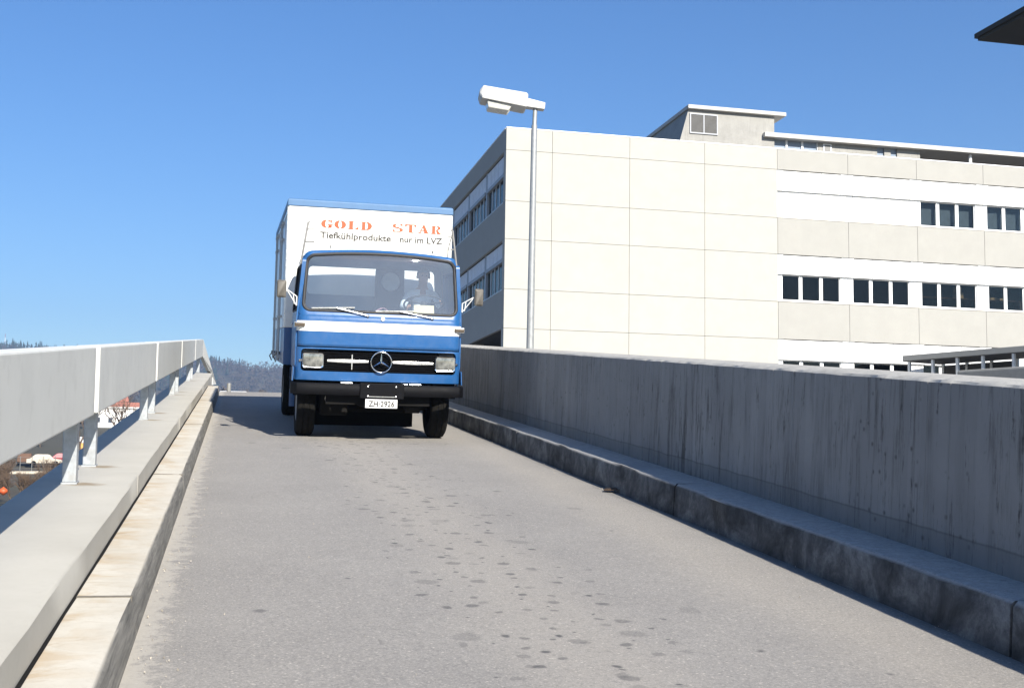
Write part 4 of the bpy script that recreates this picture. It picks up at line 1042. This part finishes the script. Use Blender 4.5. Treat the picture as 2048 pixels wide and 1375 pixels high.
# ------------------------------------------------------------------ driver
def driver():
    V_, E_, Rd = [], [], []
    def add(p, r, par=None):
        V_.append(p); Rd.append(r if isinstance(r, tuple) else (r, r))
        if par is not None: E_.append((par, len(V_)-1))
        return len(V_)-1
    # truck-local; figure faces -y (towards the windscreen)
    pel = add((.69, 1.02, 1.62), (.16, .12)); sp = add((.69, 1.03, 1.78), (.15, .11), pel); ch = add((.685, 1.02, 1.95), (.165, .115), sp)
    uc = add((.685, 1.0, 2.06), (.14, .09), ch); nk = add((.685, .97, 2.15), (.058, .058), uc); hb = add((.685, .94, 2.22), (.066, .075), nk)
    hc = add((.687, .925, 2.315), (.084, .098), hb); ht = add((.688, .935, 2.40), (.072, .082), hc)
    for s in (-1, 1):
        sh = add((.685+s*.185, 1.0, 2.06), .065, uc)
        if s < 0:
            el = add((.685-.30, .86, 1.86), .048, sh); wr = add((.44, .66, 1.84), .032, el); hand = (.415, .61, 1.855); d = Vector((-.3, -.6, .1))
        else:
            el = add((.685+.25, .90, 1.88), .048, sh); wr = add((.925, .62, 1.915), .032, el); hand = (.915, .57, 1.94); d = Vector((-.1, -.7, .2))
        pm_ = add(hand, (.036, .022), wr)
        for k in range(4):       # fingers curl round the rim
            o = Vector(hand); sid = Vector((0, .0, 1))*(.022-.015*k) + Vector((.012*(k-1.5)*s, 0, 0))
            a = add(tuple(o+Vector((-s*.028, -.028, .012))+sid), .0095, pm_)
            b = add(tuple(o+Vector((-s*.030, -.052+.004*k, -.004))+sid), .0085, a)
            add(tuple(o+Vector((-s*.012, -.058+.004*k, -.024))+sid), .0075, b)
        a = add(tuple(Vector(hand)+Vector((-s*.03, .018, .012))), .011, pm_); add(tuple(Vector(hand)+Vector((-s*.048, -.012, .018))), .009, a)
        hp = add((.69+s*.10, .98, 1.60), .085, pel); kn = add((.69+s*.15, .58, 1.60), .065, hp); an = add((.69+s*.15, .52, 1.18), .045, kn); add((.69+s*.15, .40, 1.05), (.045, .035), an)
    me = bpy.data.meshes.new('person'); me.from_pydata(V_, E_, []); o = bpy.data.objects.new('person', me); col.objects.link(o)
    md = o.modifiers.new('k', 'SKIN'); md.use_smooth_shade = True
    for i, sv in enumerate(me.skin_vertices[0].data): sv.radius = Rd[i]; sv.use_root = (i == 0)
    o.modifiers.new('s', 'SUBSURF').levels = 2; o.modifiers['s'].render_levels = 2
    bpy.context.view_layer.update()
    m2 = bpy.data.meshes.new_from_object(o.evaluated_get(bpy.context.evaluated_depsgraph_get())); bpy.data.objects.remove(o)
    # shape the face: nose, brow, chin
    for v in m2.vertices:
        c = v.co
        if c.z > 2.19 and c.y < .90:
            dx = abs(c.x-.687)
            if dx < .02 and 2.27 < c.z < 2.33: c.y -= .022
            elif dx < .045 and 2.325 < c.z < 2.35: c.y += .006
            if dx < .03 and 2.205 < c.z < 2.235: c.y -= .012
    m2.materials.clear()
    for k in ('skin', 'shirt', 'trousers'): m2.materials.append(M[k])
    for p in m2.polygons:
        c = p.center; k = 1
        if c.z > 2.135: k = 0
        elif c.z > 1.98 and c.y < .94 and abs(c.x-.68) < (c.z-1.98)*.35: k = 0      # open collar
        elif c.y < .655 and c.z > 1.7: k = 0                                        # hands
        elif c.z < 1.66: k = 2
        p.material_index = k
    m2.name = 'person'; ob_ = link('person', m2, None)
    ob_.matrix_world = on_truck('p', 0, 0, 0); tag(ob_, 'person in a light blue open-necked shirt steering the truck', 'person')
    mb = MB(); lo = []
    for j in range(7):
        t = j/6*1.5; rr = math.cos(t); lo.append([(.688+.099*rr*math.cos(a)*1.0, .945+.112*rr*math.sin(a), 2.335+.105*math.sin(t)+(.03 if math.sin(a) < -.3 and j == 0 else (-.05 if j == 0 else 0))) for a in [2*math.pi*i/18 for i in range(18)]])
    mb.loft(lo, True, False, True); mb.build('hair', M['hair'], ob_, smooth=60)
    for s in (-1, 1):
        MB().lathe([(-.008, .004), (-.006, .010), (0, .012)], 'y', (.687+s*.032, .842, 2.318), 10).build('eye', M['hair'], ob_)
        MB().lathe([(-.012, .012), (0, .024), (.012, .018)], 'x', (.687+s*.088, .94, 2.30), 10).build('ear', M['skin'], ob_, smooth=60)
driver()

# ------------------------------------------------------------------ forecourt things beyond the crest
o = MB().lathe([(0, .055), (.25, .055), (.27, .045), (.27, .01)], 'z', n=14).build('bollard', M['bollard'], smooth=40, loc=(-.21, 33.0, lp.z-.004)); o.scale.z = 1.15
tag(o, 'short grey steel bollard at the top of the ramp beside the rail end', 'bollard')
def car(name, loc, rz, mat, label, cat, L=4.2, wd=1.65, h=1.4, van=False, group=None):
    e = empty(name, loc, (0, 0, rz)); tag(e, label, cat, group)
    if van: pf = [(-L/2, .3), (-L/2, h-.05), (-L/2+.1, h), (L/2-1.2, h), (L/2-.9, h-.1), (L/2-.45, h*.55), (L/2, h*.48), (L/2, .3)]
    else: pf = [(-L/2, .3), (-L/2, .8), (-L*.40, .86), (-L*.26, h-.05), (-L*.2, h), (L*.08, h), (L*.14, h-.06), (L*.25, .88), (L*.46, .78), (L/2, .6), (L/2, .3)]
    mb = MB(); mb.loft([[(a, -wd/2*k, b) for a, b in pf] for k in (.94, 1)] and [[(a, s*wd/2*(1 if b < .9 else .88), b) for a, b in pf] for s in (-1, 1)], True, True, True)
    mb.build('body', mat, e, bevel=.05)
    for s in (-1, 1):
        for x in (-L*.3, L*.31): MB().lathe([(-.09, .2), (-.09, .3), (.09, .3), (.09, .2)], 'x', (0, 0, 0), 16).build('wheel', M['tyre'], e, loc=(x, s*(wd/2-.08), .3), rot=(0, 0, math.pi/2))
        x0, x1 = (-L*.22, L*.14) if not van else (L*.12, L/2-.9)
        MB().loft([[(x0, s*(wd/2*.885+.004), h-.12), (x1-.12, s*(wd/2*.885+.004), h-.12)], [(x0-.12, s*(wd/2*.93+.01), .93), (x1+.12, s*(wd/2*.93+.01), .93)]], False).build('window', M['house_glass'], e)
    return e
fz = lp.z-.004
car('parked_van', (.1, 62, fz), R(82), M['car_white'], 'white van parked on the forecourt, smaller of two beyond the crest', 'van', 4.0, 1.5, 1.50, True)
car('parked_van', (1.35, 66, fz), R(80), M['car_white'], 'white van parked on the forecourt, taller of two beyond the crest', 'van', 4.6, 1.6, 1.60, True)

# ------------------------------------------------------------------ town below the ramp
def house(name, x, y, wx, wy, h, rh, rz, wall, roof, label, flat=False, nx=4, ns=2):
    z = gz(x, y)-.3; e = empty(name, (x, y, z), (0, 0, rz)); tag(e, label, 'house')
    MB().box(-wx/2, wx/2, -wy/2, wy/2, 0, h).build('wall', wall, e)
    if flat: rf = MB().box(-wx/2-.4, wx/2+.4, -wy/2-.4, wy/2+.4, h+.002, h+.35).build('roof', M['render_white'], e)
    else:
        mb = MB(); poly = [(-wy/2-.6, h-.25), (0, h+rh), (wy/2+.6, h-.25), (wy/2+.6, h-.05), (0, h+rh+.25), (-wy/2-.6, h-.05)]
        mb.prism(poly, lambda a, b: (-wx/2-.5, a, b), lambda a, b: (wx/2+.5, a, b)); rf = mb.build('roof', roof, e)
        MB().prism([(-wy/2, h), (wy/2, h), (0, h+rh-.2)], lambda a, b: (-wx/2, a, b), lambda a, b: (wx/2, a, b)).build('gable', wall, e)
        MB().box(wx*.15, wx*.15+.7, .8, 1.5, h+rh*.3, h+rh+.9).build('chimney', M['wood_brown'], rf)
    for f in range(ns):
        for k in range(nx):
            xx = -wx/2+wx*(k+.5)/nx; zz = 1.1+2.8*f
            if zz+1.4 > h: continue
            wn = MB().box(xx-.55, xx+.55, -wy/2-.05, -wy/2-.003, zz, zz+1.35).build('window', M['render_white'], e); MB().box(xx-.47, xx+.47, -wy/2-.07, -wy/2-.052, zz+.08, zz+1.27).build('pane', M['house_glass'], wn)
    for k in range(2):
        yy = -wy/4+wy/2*k; wn = MB().box(wx/2+.003, wx/2+.05, yy-.55, yy+.55, 1.1, 2.45).build('window', M['render_white'], e); MB().box(wx/2+.052, wx/2+.07, yy-.47, yy+.47, 1.18, 2.37).build('pane', M['house_glass'], wn)
    return e
house('flat_roofed_house', -28, 300, 11, 8, 4.6, 0, .15, M['render_white'], None, 'white flat-roofed house below the guard rail with two storeys of windows', True, 4, 2)
house('tiled_house', -26.5, 322, 16, 9, 2.8, 2.6, .05, M['render_beige'], M['tiles'], 'long low beige house with red tiled roof behind the flat-roofed house', False, 5, 1)
house('gabled_house', -24.5, 352, 7, 9, 3.2, 2.8, 1.5, M['render_white'], M['wood_brown'], 'white gabled house with brown roof uphill of the red tiled roof', False, 2, 2)
house('long_pale_house', -22, 395, 12, 8, 2.6, 1.6, .1, M['render_white'], M['render_beige'], 'long pale house with beige roof on the slope uphill of the gabled house', False, 4, 1)
house('hillside_house', -44, 430, 14, 9, 5, 3, .2, M['render_beige'], M['tiles'], 'tall beige house with red roof high on the slope', False, 4, 2)
house('hillside_house', 22, 560, 30, 10, 5, 1.2, .06, M['render_white'], M['render_beige'], 'very long white house at the foot of the forested ridge', False, 9, 2)
house('hillside_house', -2, 640, 18, 10, 4.5, 2, -.1, M['render_beige'], M['tiles'], 'beige red-roofed house beyond the forecourt near the ridge', False, 5, 2)
house('brown_shed', -60, 262, 13, 9, 4, 2.4, .3, M['wood_brown'], M['tiles'], 'dark brown boarded shed with tiled roof on the slope', False, 3, 1)

def parked(x, y, *a, **k): return car(a[0], (x, y, gz(x, y)-.02), *a[1:], **k)
parked(-22.9, 158, 'parked_car', R(10), M['render_beige'], 'beige car parked in the yard behind the wire fence', 'car', group='cars in the yard below')
parked(-21.2, 164, 'parked_car', R(5), M['car_red'], 'dark red car parked in the yard behind the wire fence', 'car', group='cars in the yard below')
parked(-18.6, 160, 'parked_car', R(80), M['car_green'], 'grey-green car parked end-on in the yard behind the wire fence', 'car', group='cars in the yard below')
parked(-25.6, 161, 'parked_car', R(95), M['wood_brown'], 'dark brown car parked end-on in the yard behind the wire fence', 'car', group='cars in the yard below')
parked(-19.6, 178, 'parked_car', R(20), M['car_red'], 'second dark red car, parked behind the first by the lorry', 'car', group='cars in the yard below')
# orange and white box lorry
lr = empty('parked_lorry', (-20.6, 172, gz(-20.6, 172)), (0, 0, 1.45)); tag(lr, 'orange and white box lorry parked beyond the yard cars', 'lorry')
MB().box(-2.4, 1.4, -1.1, 1.1, .8, 1.75).build('lower_box', M['orange'], lr); MB().box(-2.4, 1.4, -1.1, 1.1, 1.78, 2.5).build('stripe', M['orange'], lr); MB().box(-2.41, 1.41, -1.11, 1.11, 2.52, 3.3).build('upper_box', M['car_white'], lr)
cb = MB().box(1.5, 2.9, -1.0, 1.0, .6, 2.4).build('cab', M['car_white'], lr, bevel=.1); MB().box(2.905, 2.93, -.9, .9, 1.5, 2.2).build('windscreen', M['house_glass'], cb)
for x in (-1.6, 2.1):
    for s in (-1, 1): MB().lathe([(-.12, .25), (-.12, .42), (.12, .42), (.12, .25)], 'x', n=16).build('wheel', M['tyre'], lr, loc=(x, s*.95, .42), rot=(0, 0, math.pi/2))
# wire fence with posts
fc = empty('wire_fence', (-30, 146, gz(-30, 146))); tag(fc, 'wire mesh fence on thin posts edging the yard below', 'fence')
pmf = MB().tube([(0, 0, -.2), (0, 0, 1.5)], .045, 6).mesh('post'); pmf.materials.append(M['bollard'])
for k in range(20): link('post', pmf, None, fc, loc=(k*1.25, 0, gz(-30+k*1.25, 146)-gz(-30, 146)))
mb = MB()
for k in range(20*3): x = k*.4; z0 = gz(-30+x, 146)-gz(-30, 146); mb.bar((x, 0, z0+.05), (x, 0, z0+1.4), .012, .012)
for z in (.1, .75, 1.4):
    for k in range(19): a, b = k*1.25, (k+1)*1.25; mb.bar((a, 0, gz(-30+a, 146)-gz(-30, 146)+z), (b, 0, gz(-30+b, 146)-gz(-30, 146)+z), .02, .02)
mb.build('mesh', M['louvre'], fc)
mb = MB()
for k in range(24): a = -32+k; mb.loft([[(a, y, gz(a, 140)-.3), (a, y, gz(a, 140)+.35)] + [] for y in (140,)] * 0 or [[(a, 140, gz(a, 140)-.4), (a, 140, gz(a, 140)+.12), (a, 140.3, gz(a, 140)+.12), (a, 140.3, gz(a, 140)-.4)], [(a+1, 140, gz(a+1, 140)-.4), (a+1, 140, gz(a+1, 140)+.12), (a+1, 140.3, gz(a+1, 140)+.12), (a+1, 140.3, gz(a+1, 140)-.4)]])
tag(mb.build('low_yard_wall', M['render_beige']), 'low pale wall in front of the wire fence of the yard', 'wall')
# bare shrubs and trees on the slope
def branches(mb, p, d, ln, r, depth, rg):
    q = p + d*ln; mid = p + d*ln*.5 + Vector((rg.uniform(-1, 1), rg.uniform(-1, 1), rg.uniform(-1, 1)))*ln*.06
    mb.tube([p, mid, q], [r, r*.85, r*.65], 5 if depth > 1 else 3, False)
    if depth == 0: return
    for k in range(rg.choice((3, 3, 4))):
        nd = (d + Vector((rg.uniform(-1, 1), rg.uniform(-1, 1), rg.uniform(-.35, .9)))*.75).normalized()
        branches(mb, p + d*ln*rg.uniform(.55, 1), nd, ln*rg.uniform(.6, .82), r*.6, depth-1, rg)
tree_no = 0
def bare(name, x, y, h, label, group, depth=4, seed=1, mat='twig', stems=1, z=None):
    rg = random.Random(seed); e = empty(name, (x, y, gz(x, y)-.1 if z is None else z)); tag(e, label, 'shrub' if stems > 1 else 'tree', group)
    tr_, cr = MB(), MB()
    for s in range(stems):
        d = Vector((rg.uniform(-.5, .5), rg.uniform(-.5, .5), 1)).normalized() if stems > 1 else Vector((0, 0, 1))
        hh = h*(.30 if stems > 1 else .36); p = Vector((rg.uniform(-.4, .4), rg.uniform(-.4, .4), 0))*(stems > 1)
        tr_.tube([p, p+d*hh*.6, p+d*hh], [h*.022, h*.018, h*.014], 7, False)
        for k in range(4):
            nd = (d + Vector((rg.uniform(-1, 1), rg.uniform(-1, 1), rg.uniform(0, .8)))*.7).normalized(); branches(cr, p+d*hh*rg.uniform(.7, 1), nd, h*.24, h*.011, depth-1, rg)
    tr_.build('trunk', M['bark'], e, smooth=60); cr.build('crown', M[mat], e)
bare('bare_shrub', -15.2, 92, 3.4, 'bare brown shrub with a bright orange ball caught in it', None, 5, 3, stems=4)
bare('bare_shrub', -17.6, 97, 2.9, 'low spreading bare shrub left of the ball, before the yard wall', None, 5, 5, stems=4)
bare('bare_shrub', -12.8, 99, 2.6, 'small bare shrub below the ledge before the yard wall', None, 5, 9, stems=3)
for k in range(16):
    xx = -27+k*1.0+rnd.uniform(-.4, .4); bare('thicket_shrub', xx, 118+rnd.uniform(-14, 18)+(k % 2)*8, rnd.uniform(2.2, 3.6), 'bare brown shrub in the thicket below the ledge and before the fence', 'thicket below the ledge', 4, 40+k % 5, stems=3)
bare('bare_tree', -17.9, 150, 9, 'bare brown tree beside the grey-green car in the yard', None, 4, 11)
bare('bare_tree', -16.6, 186, 11, 'tall bare tree standing beyond the parked lorry', None, 4, 12)
bare('bare_tree', -30.5, 205, 8, 'bare tree behind the yard near the brown shed', None, 4, 14)
bare('bare_tree', -13.6, 240, 9, 'bare tree by the slope in front of the white flat-roofed house', None, 4, 17)
mb = MB(); 
for j in range(7):
    pass
tag(MB().lathe([(-.3+.6*j/8, max(.02, .3*math.sin(math.pi*j/8))) for j in range(9)], 'z', n=14).build('orange_ball', M['bright_orange'], smooth=60, loc=(-15.75, 90.6, gz(-15.75, 90.6)+1.35)), 'bright orange ball caught in the bare shrub', 'ball')
# radio mast on the ridge
mx_, my_ = -268, 1500; mz = gz(mx_, my_); rm = empty('radio_mast', (mx_, my_, mz)); tag(rm, 'thin red and white radio mast on the wooded ridge', 'mast')
for k in range(6): MB().tube([(0, 0, k*4.6), (0, 0, (k+1)*4.6)], .55-.06*k, 8).build('mast_section', M['car_red'] if k % 2 else M['car_white'], rm)

# ------------------------------------------------------------------ woods on the ridge
rg = random.Random(21)
def conifer(mb, x, y, z, h, r, n=7):
    for t in range(5):
        z0 = z + h*(.12+.17*t); z1 = z + h*(.42+.145*t); rr = r*(1-.18*t)
        k = len(mb.v); o = rg.random()*6
        for i in range(n): a = o+2*math.pi*i/n; q = rr*rg.uniform(.65, 1.2); mb.v.append((x+q*math.cos(a), y+q*math.sin(a), z0+rg.uniform(-.04, .04)*h))
        mb.v.append((x, y, z1))
        for i in range(n): mb.face((k+i, k+(i+1) % n, k+n))
def crown(mb, x, y, z, h, r, n=46):
    for i in range(n):
        a = rg.random()*6.283; b = rg.uniform(-.9, 1); rr = math.sqrt(max(0, 1-b*b))*rg.uniform(.5, 1)
        c = Vector((x+r*rr*math.cos(a), y+r*rr*math.sin(a), z+h*.6+h*.4*b*rg.uniform(.6, 1))); s_ = r*rg.uniform(.12, .3)
        d1 = Vector((rg.uniform(-1, 1), rg.uniform(-1, 1), rg.uniform(-.3, 1.6))).normalized()*s_; d2 = Vector((rg.uniform(-1, 1), rg.uniform(-1, 1), rg.uniform(-1, 1))).normalized()*s_*.6
        k = len(mb.v); mb.v += [tuple(c-d1), tuple(c+d2), tuple(c+d1*1.4), tuple(c-d2)]; mb.face((k, k+1, k+2, k+3))
    mb.tube([(x, y, z), (x, y, z+h*.7)], [.3, .15], 4, False)
fa, fb = MB(), MB()
for i in range(3400):
    x = rg.uniform(-620, 330); y = rg.uniform(1165, 1515)
    if rg.random() < .35: y = rg.uniform(1420, 1515)
    z = gz(x, y)-1; cl = mnoise.noise(Vector((x*.012, y*.012, 3)))
    if cl + rg.uniform(-.2, .2) > (.10 if x < -10 else .28): conifer(fa, x, y, z, rg.uniform(13, 21), rg.uniform(2.6, 4))
    else: crown(fb, x, y, z, rg.uniform(10, 16), rg.uniform(3.2, 5.5))
wd = fa.build('conifer_wood', M['conifer']); tag(wd, 'dark blue-green conifer wood covering the far ridge', 'wood', kind='stuff')
wd = fb.build('leafless_wood', M['bare_wood']); tag(wd, 'grey-brown leafless wood covering the far ridge', 'wood', kind='stuff')
for i, x in enumerate((-250, -243, -228, -221, -209, -203, -33, -26, -22, -7, -3, 5, 12)):
    e = empty('conifer_tree', (x, 1496+(i % 3)*4, gz(x, 1497)-1)); tag(e, 'single dark conifer standing proud on the skyline of the ridge', 'tree', 'conifers on the skyline')
    mb = MB(); conifer(mb, 0, 0, 0, rg.uniform(21, 27), 3.4, 8); mb.build('crown', M['conifer'], e); MB().tube([(0, 0, 0), (0, 0, 14)], [.35, .15], 6, False).build('trunk', M['bark'], e)
# scattered bare trees and hedges on the middle slope
fm_ = MB()
for i in range(260):
    y = rg.uniform(215, 1120); x = rg.uniform(-.30, .12)*y + rg.uniform(-6, 6)
    if -36 < x < -12 and y < 420: continue
    if x > -1.2 and y < 160: continue
    crown(fm_, x, y, gz(x, y)-.5, rg.uniform(5, 10), rg.uniform(2.2, 4.2), 60)
tag(fm_.build('hedge_trees', M['bare_wood']), 'mass of bare hedgerow trees on the slope below the ridge', 'trees', kind='stuff')

# ------------------------------------------------------------------ air
hz = MB().box(-1005, 905, -205, 1705, -12, 195).mesh('haze')
t = NT('haze_air'); pv = t.n('VolumePrincipled'); pv.inputs['Color'].default_value = (.47, .68, 1, 1); pv.inputs['Density'].default_value = 3.8e-4; pv.inputs['Anisotropy'].default_value = .2
t.lk(pv.outputs[0], t.out.inputs['Volume'])
hz.materials.append(t.m); tag(link('haze', hz, None), kind='stuff')
